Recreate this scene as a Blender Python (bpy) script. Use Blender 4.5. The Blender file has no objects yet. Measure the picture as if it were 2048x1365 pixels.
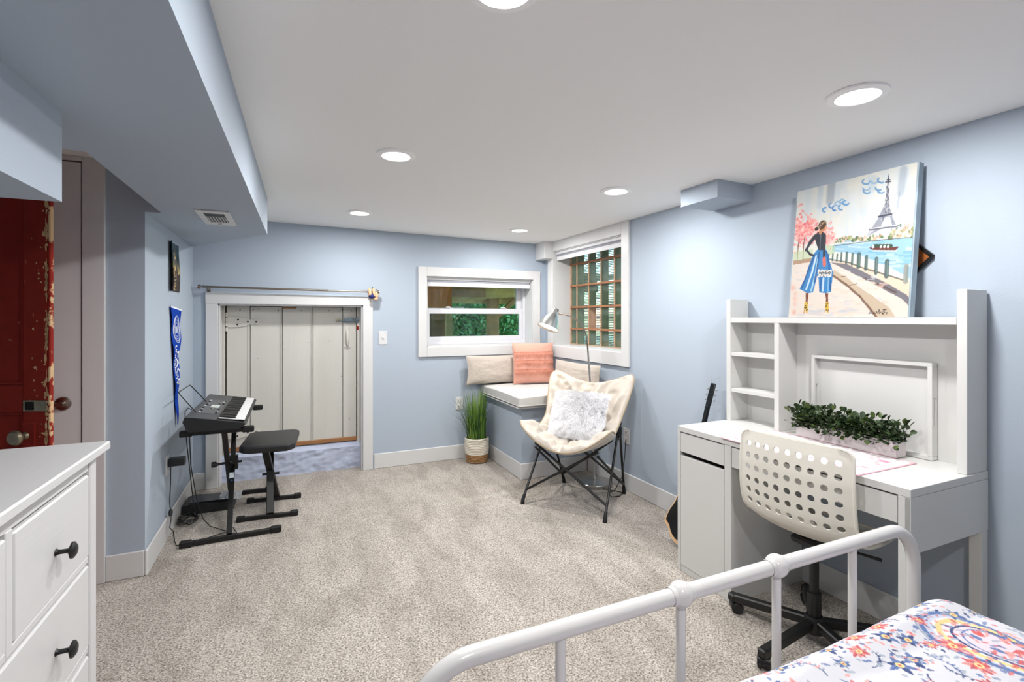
import bpy, bmesh, math, random
import numpy as np
from mathutils import Vector, Matrix, noise

scene = bpy.context.scene
COL = scene.collection
PI = math.pi
random.seed(7)
rng = np.random.default_rng(7)

# ------------------------------------------------------------------ camera
cam_data = bpy.data.cameras.new('camera')
cam = bpy.data.objects.new('camera', cam_data)
COL.objects.link(cam)
cam.location = (0.0, 0.0, 1.308)
cam.rotation_euler = (PI / 2, 0, -math.radians(24.12))
cam_data.sensor_width = 36.0
cam_data.lens = 36.0 * 986.0 / 2048.0
cam_data.shift_y = -45.5 / 2048.0
cam_data.clip_start = 0.02
scene.camera = cam

# ------------------------------------------------------------------ world (daylight outside the windows)
world = bpy.data.worlds.new('world')
scene.world = world
world.use_nodes = True
wn = world.node_tree
wn.nodes.clear()
w_out = wn.nodes.new('ShaderNodeOutputWorld')
w_bg = wn.nodes.new('ShaderNodeBackground')
w_sky = wn.nodes.new('ShaderNodeTexSky')
w_sky.sky_type = 'NISHITA'
w_sky.sun_disc = False
w_sky.sun_elevation = math.radians(48)
w_sky.sun_rotation = math.radians(60)
w_sky.air_density = 1.0
w_sky.dust_density = 1.5
w_bg.inputs['Strength'].default_value = 1.5
wn.links.new(w_sky.outputs[0], w_bg.inputs['Color'])
wn.links.new(w_bg.outputs[0], w_out.inputs['Surface'])

sun_data = bpy.data.lights.new('sun', 'SUN')
sun_data.energy = 5.0
sun_data.angle = math.radians(1.0)
sun_data.color = (1.0, 0.95, 0.86)
sun = bpy.data.objects.new('sun', sun_data)
sun.rotation_euler = (math.radians(38), math.radians(12), math.radians(150))
COL.objects.link(sun)

LAMP_POWER = 16.0      # watts of each recessed ceiling light
scene.view_settings.view_transform = 'Standard'
scene.view_settings.look = 'None'
scene.view_settings.exposure = 0.0
scene.view_settings.gamma = 1.0
scene.view_settings.use_curve_mapping = False
scene.cycles.max_bounces = 10
scene.cycles.diffuse_bounces = 6
scene.cycles.sample_clamp_indirect = 6.0
scene.cycles.caustics_reflective = False
scene.cycles.caustics_refractive = False
scene.cycles.use_denoising = True

# ------------------------------------------------------------------ materials
def lin(c):
    c = np.asarray(c, dtype=float) / 255.0
    return tuple(np.where(c <= 0.04045, c / 12.92, ((c + 0.055) / 1.055) ** 2.4))

def mat(name, rgb, rough=0.5, metal=0.0, bump=0.0, bscale=40.0, vary=0.0, vscale=8.0, spec=0.5,
        emit=0.0, stretch=None, coat=0.0, sheen=0.0):
    m = bpy.data.materials.new(name)
    m.use_nodes = True
    nt = m.node_tree
    b = nt.nodes['Principled BSDF']
    c = lin(rgb)
    b.inputs['Base Color'].default_value = (*c, 1)
    b.inputs['Roughness'].default_value = rough
    b.inputs['Metallic'].default_value = metal
    b.inputs['Specular IOR Level'].default_value = spec
    b.inputs['Coat Weight'].default_value = coat
    b.inputs['Sheen Weight'].default_value = sheen
    tc = nt.nodes.new('ShaderNodeTexCoord')
    mp = nt.nodes.new('ShaderNodeMapping')
    nt.links.new(tc.outputs['Object'], mp.inputs['Vector'])
    if stretch:
        mp.inputs['Scale'].default_value = stretch
    if vary > 0:
        n = nt.nodes.new('ShaderNodeTexNoise')
        n.inputs['Scale'].default_value = vscale
        n.inputs['Detail'].default_value = 4
        nt.links.new(mp.outputs[0], n.inputs['Vector'])
        r = nt.nodes.new('ShaderNodeValToRGB')
        r.color_ramp.elements[0].position = 0.3
        r.color_ramp.elements[1].position = 0.7
        r.color_ramp.elements[0].color = (*[max(0, x * (1 - vary)) for x in c], 1)
        r.color_ramp.elements[1].color = (*[min(1, x * (1 + vary)) for x in c], 1)
        nt.links.new(n.outputs['Fac'], r.inputs['Fac'])
        nt.links.new(r.outputs['Color'], b.inputs['Base Color'])
    if bump > 0:
        n2 = nt.nodes.new('ShaderNodeTexNoise')
        n2.inputs['Scale'].default_value = bscale
        n2.inputs['Detail'].default_value = 5
        nt.links.new(mp.outputs[0], n2.inputs['Vector'])
        bp = nt.nodes.new('ShaderNodeBump')
        bp.inputs['Strength'].default_value = bump
        bp.inputs['Distance'].default_value = 0.01
        nt.links.new(n2.outputs['Fac'], bp.inputs['Height'])
        nt.links.new(bp.outputs[0], b.inputs['Normal'])
    if emit > 0:
        b.inputs['Emission Color'].default_value = (*c, 1)
        b.inputs['Emission Strength'].default_value = emit
    return m

def attr_mat(name, rough=0.6, bump=0.0, bscale=200.0, spec=0.3):
    m = bpy.data.materials.new(name)
    m.use_nodes = True
    nt = m.node_tree
    b = nt.nodes['Principled BSDF']
    a = nt.nodes.new('ShaderNodeAttribute')
    a.attribute_name = 'print'
    nt.links.new(a.outputs['Color'], b.inputs['Base Color'])
    b.inputs['Roughness'].default_value = rough
    b.inputs['Specular IOR Level'].default_value = spec
    if bump > 0:
        tc = nt.nodes.new('ShaderNodeTexCoord')
        n2 = nt.nodes.new('ShaderNodeTexNoise')
        n2.inputs['Scale'].default_value = bscale
        nt.links.new(tc.outputs['Object'], n2.inputs['Vector'])
        bp = nt.nodes.new('ShaderNodeBump')
        bp.inputs['Strength'].default_value = bump
        bp.inputs['Distance'].default_value = 0.005
        nt.links.new(n2.outputs['Fac'], bp.inputs['Height'])
        nt.links.new(bp.outputs[0], b.inputs['Normal'])
    return m

def glass_mat(name, rgb=(245, 250, 250), rough=0.0, tint=0.92):
    # thin window pane: mostly transmitting, with a real mirror reflection on top
    m = bpy.data.materials.new(name)
    m.use_nodes = True
    nt = m.node_tree
    nt.nodes.clear()
    o = nt.nodes.new('ShaderNodeOutputMaterial')
    mx = nt.nodes.new('ShaderNodeMixShader')
    t = nt.nodes.new('ShaderNodeBsdfTransparent')
    g = nt.nodes.new('ShaderNodeBsdfGlossy')
    f = nt.nodes.new('ShaderNodeFresnel')
    geo = nt.nodes.new('ShaderNodeNewGeometry')
    ior = nt.nodes.new('ShaderNodeMapRange')          # same reflection on both faces of the pane
    ior.inputs['To Min'].default_value = 1.45
    ior.inputs['To Max'].default_value = 1 / 1.45
    nt.links.new(geo.outputs['Backfacing'], ior.inputs['Value'])
    nt.links.new(ior.outputs[0], f.inputs['IOR'])
    c = lin(rgb)
    t.inputs['Color'].default_value = (c[0] * tint, c[1] * tint, c[2] * tint, 1)
    g.inputs['Roughness'].default_value = rough
    g.inputs['Color'].default_value = (1, 1, 1, 1)
    nt.links.new(f.outputs[0], mx.inputs[0])
    nt.links.new(t.outputs[0], mx.inputs[1])
    nt.links.new(g.outputs[0], mx.inputs[2])
    nt.links.new(mx.outputs[0], o.inputs['Surface'])
    return m

def carpet_mat():
    m = bpy.data.materials.new('carpet')
    m.use_nodes = True
    nt = m.node_tree
    b = nt.nodes['Principled BSDF']
    b.inputs['Roughness'].default_value = 0.95
    b.inputs['Specular IOR Level'].default_value = 0.1
    b.inputs['Sheen Weight'].default_value = 0.15
    tc = nt.nodes.new('ShaderNodeTexCoord')
    n1 = nt.nodes.new('ShaderNodeTexNoise')
    n1.inputs['Scale'].default_value = 135
    n1.inputs['Detail'].default_value = 3
    n1.inputs['Roughness'].default_value = 0.75
    nt.links.new(tc.outputs['Object'], n1.inputs['Vector'])
    r1 = nt.nodes.new('ShaderNodeValToRGB')
    cr = r1.color_ramp
    cr.elements[0].position = 0.33
    cr.elements[0].color = (*lin((96, 88, 80)), 1)
    cr.elements[1].position = 0.66
    cr.elements[1].color = (*lin((226, 219, 210)), 1)
    e = cr.elements.new(0.48)
    e.color = (*lin((176, 167, 158)), 1)
    nt.links.new(n1.outputs['Fac'], r1.inputs['Fac'])
    n2 = nt.nodes.new('ShaderNodeTexNoise')
    n2.inputs['Scale'].default_value = 3.2
    n2.inputs['Detail'].default_value = 3
    n2.inputs['Distortion'].default_value = 0.6
    mp = nt.nodes.new('ShaderNodeMapping')
    mp.inputs['Rotation'].default_value = (0, 0, 0.6)
    mp.inputs['Scale'].default_value = (2.2, 0.8, 1)
    nt.links.new(tc.outputs['Object'], mp.inputs['Vector'])
    nt.links.new(mp.outputs[0], n2.inputs['Vector'])
    r2 = nt.nodes.new('ShaderNodeValToRGB')
    r2.color_ramp.elements[0].position = 0.35
    r2.color_ramp.elements[0].color = (0.76, 0.75, 0.73, 1)
    r2.color_ramp.elements[1].position = 0.62
    r2.color_ramp.elements[1].color = (1, 1, 1, 1)
    nt.links.new(n2.outputs['Fac'], r2.inputs['Fac'])
    mx = nt.nodes.new('ShaderNodeMix')
    mx.data_type = 'RGBA'
    mx.blend_type = 'MULTIPLY'
    mx.inputs['Factor'].default_value = 1.0
    nt.links.new(r1.outputs['Color'], mx.inputs['A'])
    nt.links.new(r2.outputs['Color'], mx.inputs['B'])
    nt.links.new(mx.outputs['Result'], b.inputs['Base Color'])
    bp = nt.nodes.new('ShaderNodeBump')
    bp.inputs['Strength'].default_value = 0.9
    bp.inputs['Distance'].default_value = 0.008
    nt.links.new(n1.outputs['Fac'], bp.inputs['Height'])
    nt.links.new(bp.outputs[0], b.inputs['Normal'])
    return m

def red_door_mat(name='worn_red_paint', th=.725, sc=26):
    m = bpy.data.materials.new(name)
    m.use_nodes = True
    nt = m.node_tree
    b = nt.nodes['Principled BSDF']
    b.inputs['Roughness'].default_value = 1.5
    tc = nt.nodes.new('ShaderNodeTexCoord')
    n = nt.nodes.new('ShaderNodeTexNoise')
    n.inputs['Scale'].default_value = sc
    n.inputs['Detail'].default_value = 8
    n.inputs['Roughness'].default_value = 0.6
    nt.links.new(tc.outputs['Object'], n.inputs['Vector'])
    r = nt.nodes.new('ShaderNodeValToRGB')
    r.color_ramp.interpolation = 'EASE'
    r.color_ramp.elements[0].position = 0.0
    r.color_ramp.elements[0].color = (*lin((118, 24, 12)), 1)
    r.color_ramp.elements[1].position = th
    r.color_ramp.elements[1].color = (*lin((205, 170, 130)), 1)
    e = r.color_ramp.elements.new(th - .035)
    e.color = (*lin((134, 28, 14)), 1)
    nt.links.new(n.outputs['Fac'], r.inputs['Fac'])
    nt.links.new(r.outputs['Color'], b.inputs['Base Color'])
    bp = nt.nodes.new('ShaderNodeBump')
    bp.inputs['Strength'].default_value = 0.3
    bp.inputs['Distance'].default_value = 0.004
    nt.links.new(n.outputs['Fac'], bp.inputs['Height'])
    nt.links.new(bp.outputs[0], b.inputs['Normal'])
    return m

M = {}
M['wall'] = mat('blue_wall_paint', (171, 182, 195), 0.75, bump=0.04, bscale=120, spec=0.25)
M['ceil'] = mat('white_ceiling_paint', (242, 242, 241), 0.85, bump=0.03, bscale=60, spec=0.2)
M['trim'] = mat('white_trim_paint', (210, 210, 210), 0.38, spec=0.4)
M['white'] = mat('white_melamine', (208, 208, 206), 0.35, bump=0.02, bscale=300, stretch=(1, 1, 0.1))
M['dresser'] = mat('white_stained_wood', (201, 201, 202), 0.4, bump=0.05, bscale=90, stretch=(1, 0.06, 1))
M['carpet'] = carpet_mat()
M['black'] = mat('black_powder_coat', (14, 14, 15), 0.38)
M['rubber'] = mat('black_rubber', (10, 10, 11), 0.7)
M['blackplastic'] = mat('black_plastic', (28, 29, 32), 0.45, bump=0.05, bscale=800)
M['vinyl'] = mat('black_vinyl', (26, 27, 30), 0.42, bump=0.15, bscale=500)
M['greyplastic'] = mat('grey_plastic', (62, 63, 66), 0.4)
M['white_metal'] = mat('white_enamel', (200, 199, 198), 0.16, spec=0.6, coat=0.3)
M['steel'] = mat('brushed_steel', (190, 190, 188), 0.28, 1.0, bump=0.02, bscale=200, stretch=(1, 1, 20))
M['nickel'] = mat('satin_nickel', (150, 140, 130), 0.3, 1.0)
M['oldmetal'] = mat('tarnished_brass', (150, 140, 118), 0.4, 0.9, bump=0.2, bscale=60, vary=0.25, vscale=30)
M['bluemetal'] = mat('galvanised_bolt', (125, 140, 150), 0.35, 0.8, vary=0.2, vscale=60)
M['plank'] = mat('aged_white_paint', (205, 203, 196), 0.5, bump=0.12, bscale=30, vary=0.035, vscale=5, stretch=(1, 1, 0.25))
M['plank_bump'] = mat('thick_white_paint', (208, 205, 198), 0.45, bump=0.25, bscale=60)
M['rawwood'] = mat('bare_brown_wood', (150, 104, 62), 0.6, bump=0.2, bscale=40, vary=0.25, vscale=14, stretch=(0.2, 1, 1))
M['plinth'] = mat('lumpy_blue_paint', (186, 194, 216), 0.45, bump=0.9, bscale=14, spec=0.5)
M['dark'] = mat('dark_void', (8, 7, 6), 0.9)
M['beige_cush'] = mat('cream_plush', (202, 193, 182), 0.9, bump=0.35, bscale=260, sheen=0.5, spec=0.1)
M['grey_cush'] = mat('pale_grey_fabric', (205, 204, 201), 0.85, bump=0.25, bscale=420, vary=0.03, vscale=25, spec=0.15)
M['beige_pillow'] = mat('nubby_cream_fabric', (212, 200, 188), 0.95, bump=0.9, bscale=260, vary=0.06, vscale=150, spec=0.1, sheen=0.3)
M['peach'] = mat('peach_cotton', (224, 166, 148), 0.9, bump=0.3, bscale=300, spec=0.1, sheen=0.3)
M['peach_fringe'] = mat('peach_fringe', (222, 154, 132), 0.9, bump=0.8, bscale=120, stretch=(1, 1, 0.1), spec=0.1)
M['fur'] = mat('white_faux_fur', (246, 246, 248), 0.8, spec=0.2, sheen=0.4)
M['shell'] = mat('cream_plastic', (226, 222, 212), 0.36)
M['piping'] = mat('tan_piping', (168, 150, 124), 0.8)
M['rope'] = mat('cream_cotton_rope', (222, 214, 198), 0.9, bump=0.5, bscale=220)
M['jute'] = mat('jute_rope', (160, 122, 82), 0.95, bump=0.8, bscale=160, vary=0.3, vscale=60)
M['grass_a'] = mat('grass_green', (84, 124, 42), 0.5, vary=0.2, vscale=10)
M['grass_b'] = mat('grass_dark', (40, 76, 30), 0.5)
M['grass_c'] = mat('grass_light', (140, 170, 70), 0.5)
M['leaf_a'] = mat('boxwood_dark', (42, 62, 30), 0.45, vary=0.2, vscale=40)
M['leaf_b'] = mat('boxwood_mid', (50, 70, 36), 0.45)
M['leaf_c'] = mat('boxwood_light', (84, 102, 52), 0.45)
M['planter'] = mat('whitewashed_wood', (212, 205, 206), 0.6, bump=0.2, bscale=40, vary=0.05, vscale=18, stretch=(1, 0.2, 1))
M['soil'] = mat('dark_moss', (30, 34, 22), 0.9)
M['glass'] = glass_mat('window_glass', (205, 225, 220), 0.0, 1.0)
M['block'] = glass_mat('glass_block', (214, 240, 236), 0.08, 0.98)
M['vinylwin'] = mat('white_vinyl', (214, 214, 219), 0.35)
M['shade'] = mat('roller_shade', (150, 152, 160), 0.8, bump=0.1, bscale=300)
M['shade_w'] = mat('shade_hem', (216, 216, 219), 0.5)
M['paint_edge'] = mat('canvas_edge', (142, 158, 170), 0.7, vary=0.25, vscale=9)
M['woodframe'] = mat('amber_wood', (150, 84, 36), 0.4, vary=0.2, vscale=30)
M['ring'] = mat('matt_white_ring', (250, 250, 250), .8)
M['lens'] = mat('lit_lens', (255, 252, 246), 0.5, emit=14.0)
M['bulb'] = mat('lit_bulb', (255, 226, 190), 0.5, emit=25.0)
M['print'] = attr_mat('printed_surface', 0.55)
M['print_cloth'] = attr_mat('printed_cotton', 0.9, bump=0.25, bscale=500, spec=0.1)
M['red'] = red_door_mat()
M['bare'] = red_door_mat('flaked_red_edge', .50, 14)
M['orange_wood'] = mat('stained_plywood', (214, 120, 52), 0.5, vary=0.35, vscale=5, stretch=(3, 1, 0.5))
M['timber'] = mat('weathered_timber', (205, 176, 120), 0.7, vary=0.25, vscale=9, stretch=(1, 1, 1))
M['timber_d'] = mat('dark_timber', (150, 108, 72), 0.7, vary=0.25, vscale=9)
M['cedar'] = mat('cedar_strip', (150, 102, 70), 0.6, vary=0.2, vscale=25)
M['cedar_d'] = mat('brown_edge', (186, 152, 124), 0.6, vary=0.15, vscale=20)
M['lattice'] = mat('dark_mesh', (70, 84, 104), 0.6)
M['hedge_a'] = mat('hedge_leaf', (92, 158, 84), 0.7, vary=0.35, vscale=6)
M['hedge_b'] = mat('hedge_leaf_pale', (150, 205, 160), 0.7, spec=.2)
M['ground'] = mat('garden_ground', (168, 172, 140), 0.9, vary=0.2, vscale=3)
M['guitar'] = mat('gloss_black_lacquer', (12, 12, 13), 0.12)
M['spruce'] = mat('pale_spruce', (205, 168, 128), 0.45, vary=0.08, vscale=20)
M['navy'] = mat('navy_fabric', (16, 30, 96), 0.6)
M['skinwood'] = mat('peach_wood', (222, 176, 138), 0.55, vary=0.12, vscale=60)
M['keys_w'] = mat('ivory_keys', (236, 236, 236), 0.25)
M['keys_b'] = mat('ebony_keys', (12, 12, 13), 0.3)
M['lcd'] = mat('lcd_panel', (205, 215, 210), 0.2)
M['silver'] = mat('clear_film', (190, 195, 200), 0.25, 0.5)
M['dial'] = mat('chrome_dial', (140, 135, 125), 0.25, 0.8)

# ------------------------------------------------------------------ builders
def wloc(o):
    v = Vector((0, 0, 0))
    while o is not None:
        v += o.location
        o = o.parent
    return v

class B:
    """collects shapes in world coordinates; build() links them as one mesh object"""
    def __init__(s):
        s.bm = bmesh.new()
    def box(s, lo, hi, bev=0.0, rot=None, pivot=None, seg=1):
        t = bmesh.new()
        bmesh.ops.create_cube(t, size=1.0)
        lo = Vector(lo); hi = Vector(hi)
        d = hi - lo; c = (hi + lo) / 2
        for v in t.verts:
            v.co = Vector((v.co.x * d.x, v.co.y * d.y, v.co.z * d.z))
        if bev > 0:
            bmesh.ops.bevel(t, geom=t.edges[:], offset=min(bev, min(abs(d.x), abs(d.y), abs(d.z)) * 0.45), segments=seg, affect='EDGES', profile=0.7)
        for v in t.verts:
            v.co += c
        s._add(t, rot, pivot if pivot is not None else c)
        return s
    def _add(s, t, rot=None, pivot=None):
        if rot is not None:
            pv = Vector(pivot)
            for v in t.verts:
                v.co = rot @ (v.co - pv) + pv
        me = bpy.data.meshes.new('tmp')
        t.to_mesh(me); t.free()
        s.bm.from_mesh(me)
        bpy.data.meshes.remove(me)
    def tube(s, pts, r, seg=10, cap=True):
        pts = [Vector(p) for p in pts]
        n = len(pts)
        rr = r if isinstance(r, (list, tuple)) else [r] * n
        rings = []
        up = None
        for i, p in enumerate(pts):
            a = pts[max(i - 1, 0)]; b = pts[min(i + 1, n - 1)]
            d = (b - a)
            if d.length < 1e-9: d = Vector((0, 0, 1))
            d.normalize()
            if up is None:
                up = Vector((0, 0, 1)) if abs(d.z) < 0.9 else Vector((1, 0, 0))
            x = d.cross(up)
            if x.length < 1e-4:
                up = Vector((0, 1, 0)); x = d.cross(up)
            x.normalize()
            y = x.cross(d).normalized()
            up = y
            rings.append([s.bm.verts.new(p + (x * math.cos(2 * PI * k / seg) + y * math.sin(2 * PI * k / seg)) * rr[i]) for k in range(seg)])
        for i in range(n - 1):
            for k in range(seg):
                s.bm.faces.new((rings[i][k], rings[i][(k + 1) % seg], rings[i + 1][(k + 1) % seg], rings[i + 1][k]))
        if cap:
            s.bm.faces.new(rings[0][::-1]); s.bm.faces.new(rings[-1])
        return s
    def bar(s, a, b, w, h, bev=0.002, up=(0, 0, 1)):
        a = Vector(a); b = Vector(b); d = b - a; L = d.length
        z = d.normalized(); u = Vector(up)
        x = u.cross(z)
        if x.length < 1e-4: x = Vector((1, 0, 0))
        x.normalize(); y = z.cross(x)
        R = Matrix((x, y, z)).transposed()
        t = bmesh.new(); bmesh.ops.create_cube(t, size=1.0)
        for v in t.verts:
            v.co = Vector((v.co.x * w, v.co.y * h, v.co.z * L))
        if bev > 0: bmesh.ops.bevel(t, geom=t.edges[:], offset=bev, segments=1, affect='EDGES')
        for v in t.verts: v.co = R @ v.co + (a + b) / 2
        s._add(t)
        return s
    def lathe(s, prof, origin, axis=(0, 0, 1), seg=32, close=False):
        z = Vector(axis).normalized()
        x = z.cross(Vector((0, 0, 1)))
        if x.length < 1e-4: x = Vector((1, 0, 0))
        x.normalize(); y = z.cross(x)
        o = Vector(origin)
        rings = []
        for r, h in prof:
            if r < 1e-6:
                rings.append([s.bm.verts.new(o + z * h)])
            else:
                rings.append([s.bm.verts.new(o + z * h + (x * math.cos(2 * PI * k / seg) + y * math.sin(2 * PI * k / seg)) * r) for k in range(seg)])
        for a, b in zip(rings[:-1], rings[1:]):
            for k in range(seg):
                k2 = (k + 1) % seg
                if len(a) == 1 and len(b) == 1: continue
                if len(a) == 1: s.bm.faces.new((a[0], b[k], b[k2]))
                elif len(b) == 1: s.bm.faces.new((a[k], b[0], a[k2]))
                else: s.bm.faces.new((a[k], b[k], b[k2], a[k2]))
        return s
    def prism(s, poly, lo, hi, plane='xy'):
        """polygon in a plane, extruded along the remaining axis from lo to hi"""
        def P(u, v, w):
            return {'xy': (u, v, w), 'xz': (u, w, v), 'yz': (w, u, v)}[plane]
        a = [s.bm.verts.new(P(u, v, lo)) for u, v in poly]
        b = [s.bm.verts.new(P(u, v, hi)) for u, v in poly]
        s.bm.faces.new(a[::-1]); s.bm.faces.new(b)
        n = len(poly)
        for i in range(n):
            j = (i + 1) % n
            s.bm.faces.new((a[i], a[j], b[j], b[i]))
        return s
    def ball(s, c, r, seg=24, rings=14, sc=(1, 1, 1)):
        t = bmesh.new()
        bmesh.ops.create_uvsphere(t, u_segments=seg, v_segments=rings, radius=r)
        for v in t.verts: v.co = Vector((v.co.x * sc[0], v.co.y * sc[1], v.co.z * sc[2])) + Vector(c)
        s._add(t)
        return s
    def grid(s, fn, nu, nv):
        V = [[s.bm.verts.new(fn(i / nu, j / nv)) for j in range(nv + 1)] for i in range(nu + 1)]
        for i in range(nu):
            for j in range(nv):
                s.bm.faces.new((V[i][j], V[i + 1][j], V[i + 1][j + 1], V[i][j + 1]))
        return s
    def build(s, name, m, parent=None, smooth=False, angle=35, **props):
        bmesh.ops.recalc_face_normals(s.bm, faces=s.bm.faces[:])
        me = bpy.data.meshes.new(name)
        if parent is not None:
            off = wloc(parent)
        else:
            xs = [v.co for v in s.bm.verts]
            mn = Vector((min(v.x for v in xs), min(v.y for v in xs), min(v.z for v in xs)))
            mx = Vector((max(v.x for v in xs), max(v.y for v in xs), max(v.z for v in xs)))
            off = Vector(((mn.x + mx.x) / 2, (mn.y + mx.y) / 2, mn.z))
        for v in s.bm.verts: v.co -= off
        s.bm.to_mesh(me); s.bm.free()
        me.materials.append(m)
        if smooth:
            me.polygons.foreach_set('use_smooth', [True] * len(me.polygons))
            me.set_sharp_from_angle(angle=math.radians(angle))
        o = bpy.data.objects.new(name, me)
        COL.objects.link(o)
        if parent is not None: o.parent = parent
        else: o.location = off
        for k, v in props.items(): o[k] = v
        return o

def thing(name, label, cat, loc, group=None):
    o = bpy.data.objects.new(name, None)
    o.empty_display_size = 0.1
    COL.objects.link(o)
    o.location = loc
    o['label'] = label; o['category'] = cat
    if group: o['group'] = group
    return o

def tag(o, label, cat, group=None):
    o['label'] = label; o['category'] = cat
    if group: o['group'] = group
    return o

def inst(name, me, parent, loc, rot=(0, 0, 0), sc=(1, 1, 1), m=None):
    """a part that shares mesh data; loc in world coordinates"""
    o = bpy.data.objects.new(name, me)
    COL.objects.link(o)
    o.parent = parent
    o.location = Vector(loc) - wloc(parent)
    o.rotation_euler = rot
    o.scale = sc
    return o

def struct(o):
    o['kind'] = 'structure'
    return o

# ------------------------------------------------------------------ flat-print painter (colours for printed surfaces)
class Paint:
    def __init__(s, nu, nv, rgb, domain=(0, 1, 0, 1)):
        s.a = np.empty((nv, nu, 3)); s.a[:] = lin(rgb)
        u = np.linspace(domain[0], domain[1], nu); v = np.linspace(domain[2], domain[3], nv)
        s.U, s.V = np.meshgrid(u, v)
        s.dom = domain; s.nu = nu; s.nv = nv
    def _win(s, u0, u1, v0, v1):
        d = s.dom
        i0 = int((u0 - d[0]) / (d[1] - d[0]) * (s.nu - 1)) - 1; i1 = int((u1 - d[0]) / (d[1] - d[0]) * (s.nu - 1)) + 2
        j0 = int((v0 - d[2]) / (d[3] - d[2]) * (s.nv - 1)) - 1; j1 = int((v1 - d[2]) / (d[3] - d[2]) * (s.nv - 1)) + 2
        return slice(max(j0, 0), max(j1, 0)), slice(max(i0, 0), max(i1, 0))
    def _put(s, w, k, rgb, al):
        k = k[..., None] * al
        s.a[w] = s.a[w] * (1 - k) + np.asarray(lin(rgb)) * k
    def poly(s, pts, rgb, al=1.0):
        p = np.array(pts, float)
        w = s._win(p[:, 0].min(), p[:, 0].max(), p[:, 1].min(), p[:, 1].max())
        U = s.U[w]; V = s.V[w]
        if U.size == 0: return
        ins = np.zeros(U.shape, bool)
        n = len(p)
        for i in range(n):
            x1, y1 = p[i]; x2, y2 = p[(i + 1) % n]
            if y1 == y2: continue
            c = ((V >= min(y1, y2)) & (V < max(y1, y2)) & (U < x1 + (V - y1) * (x2 - x1) / (y2 - y1)))
            ins ^= c
        s._put(w, ins.astype(float), rgb, al)
    def line(s, pts, wd, rgb, al=1.0, soft=0.3):
        wds = wd if isinstance(wd, (list, tuple)) else None
        p = [np.array(q, float) for q in pts]
        for i in range(len(p) - 1):
            a, b = p[i], p[i + 1]
            ww = (wds[i] if wds else wd)
            w = s._win(min(a[0], b[0]) - ww, max(a[0], b[0]) + ww, min(a[1], b[1]) - ww, max(a[1], b[1]) + ww)
            U = s.U[w]; V = s.V[w]
            if U.size == 0: continue
            d = b - a; L = max((d * d).sum(), 1e-12)
            t = np.clip(((U - a[0]) * d[0] + (V - a[1]) * d[1]) / L, 0, 1)
            dist = np.hypot(U - a[0] - t * d[0], V - a[1] - t * d[1])
            k = np.clip((ww / 2 - dist) / (ww / 2 * soft) + 0.5, 0, 1)
            s._put(w, k, rgb, al)
    def blob(s, c, rx, ry, rgb, al=1.0, rot=0.0, soft=0.15):
        R = max(rx, ry) * 1.1
        w = s._win(c[0] - R, c[0] + R, c[1] - R, c[1] + R)
        U = s.U[w] - c[0]; V = s.V[w] - c[1]
        if U.size == 0: return
        x = U * math.cos(rot) + V * math.sin(rot); y = -U * math.sin(rot) + V * math.cos(rot)
        r = np.sqrt((x / rx) ** 2 + (y / ry) ** 2)
        s._put(w, np.clip((1 - r) / soft, 0, 1), rgb, al)
    def sample(s, u, v):
        d = s.dom
        i = np.clip(((u - d[0]) / (d[1] - d[0]) * (s.nu - 1)).round().astype(int), 0, s.nu - 1)
        j = np.clip(((v - d[2]) / (d[3] - d[2]) * (s.nv - 1)).round().astype(int), 0, s.nv - 1)
        return s.a[j, i]

def print_grid(name, paint, pos, nu, nv, m, parent=None, us=None, vs=None):
    """grid mesh whose vertices carry the printed colour. pos(U,V)->(n,3) array; domain from paint"""
    d = paint.dom
    u = np.linspace(d[0], d[1], nu) if us is None else us
    v = np.linspace(d[2], d[3], nv) if vs is None else vs
    nu, nv = len(u), len(v)
    U, V = np.meshgrid(u, v)
    U = U.ravel(); V = V.ravel()
    P = pos(U, V)
    off = np.array(wloc(parent)) if parent is not None else np.array([P[:, 0].mean(), P[:, 1].mean(), P[:, 2].min()])
    me = bpy.data.meshes.new(name)
    idx = np.arange(nu * nv).reshape(nv, nu)
    F = np.stack([idx[:-1, :-1], idx[:-1, 1:], idx[1:, 1:], idx[1:, :-1]], -1).reshape(-1, 4)
    me.from_pydata((P - off).tolist(), [], F.tolist())
    ca = me.color_attributes.new('print', 'FLOAT_COLOR', 'POINT')
    c = np.ones((nu * nv, 4)); c[:, :3] = paint.sample(U, V)
    ca.data.foreach_set('color', c.ravel())
    me.materials.append(m)
    me.polygons.foreach_set('use_smooth', [True] * len(me.polygons))
    o = bpy.data.objects.new(name, me)
    COL.objects.link(o)
    if parent is not None: o.parent = parent
    else: o.location = off
    return o
# ================================================================== SETTING
XR, YF, XL, YR, YB, XO = 2.335, 4.40, -0.68, 3.055, -1.9, -1.75
def cz(x): return 2.05 + 0.0137 * (XR - x)

# floor and ceiling
struct(B().box((XO - .1, YB - .1, -.08), (XR + .35, 4.95, 0)).build('floor', M['carpet']))
cb = B()
zl, zr = cz(XO - .1), cz(XR + .35)
cb.prism([(XO - .1, zl), (XR + .35, zr), (XR + .35, zr + .12), (XO - .1, zl + .12)], YB - .1, 4.85, 'xz')
struct(cb.build('ceiling', M['ceil']))

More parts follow.
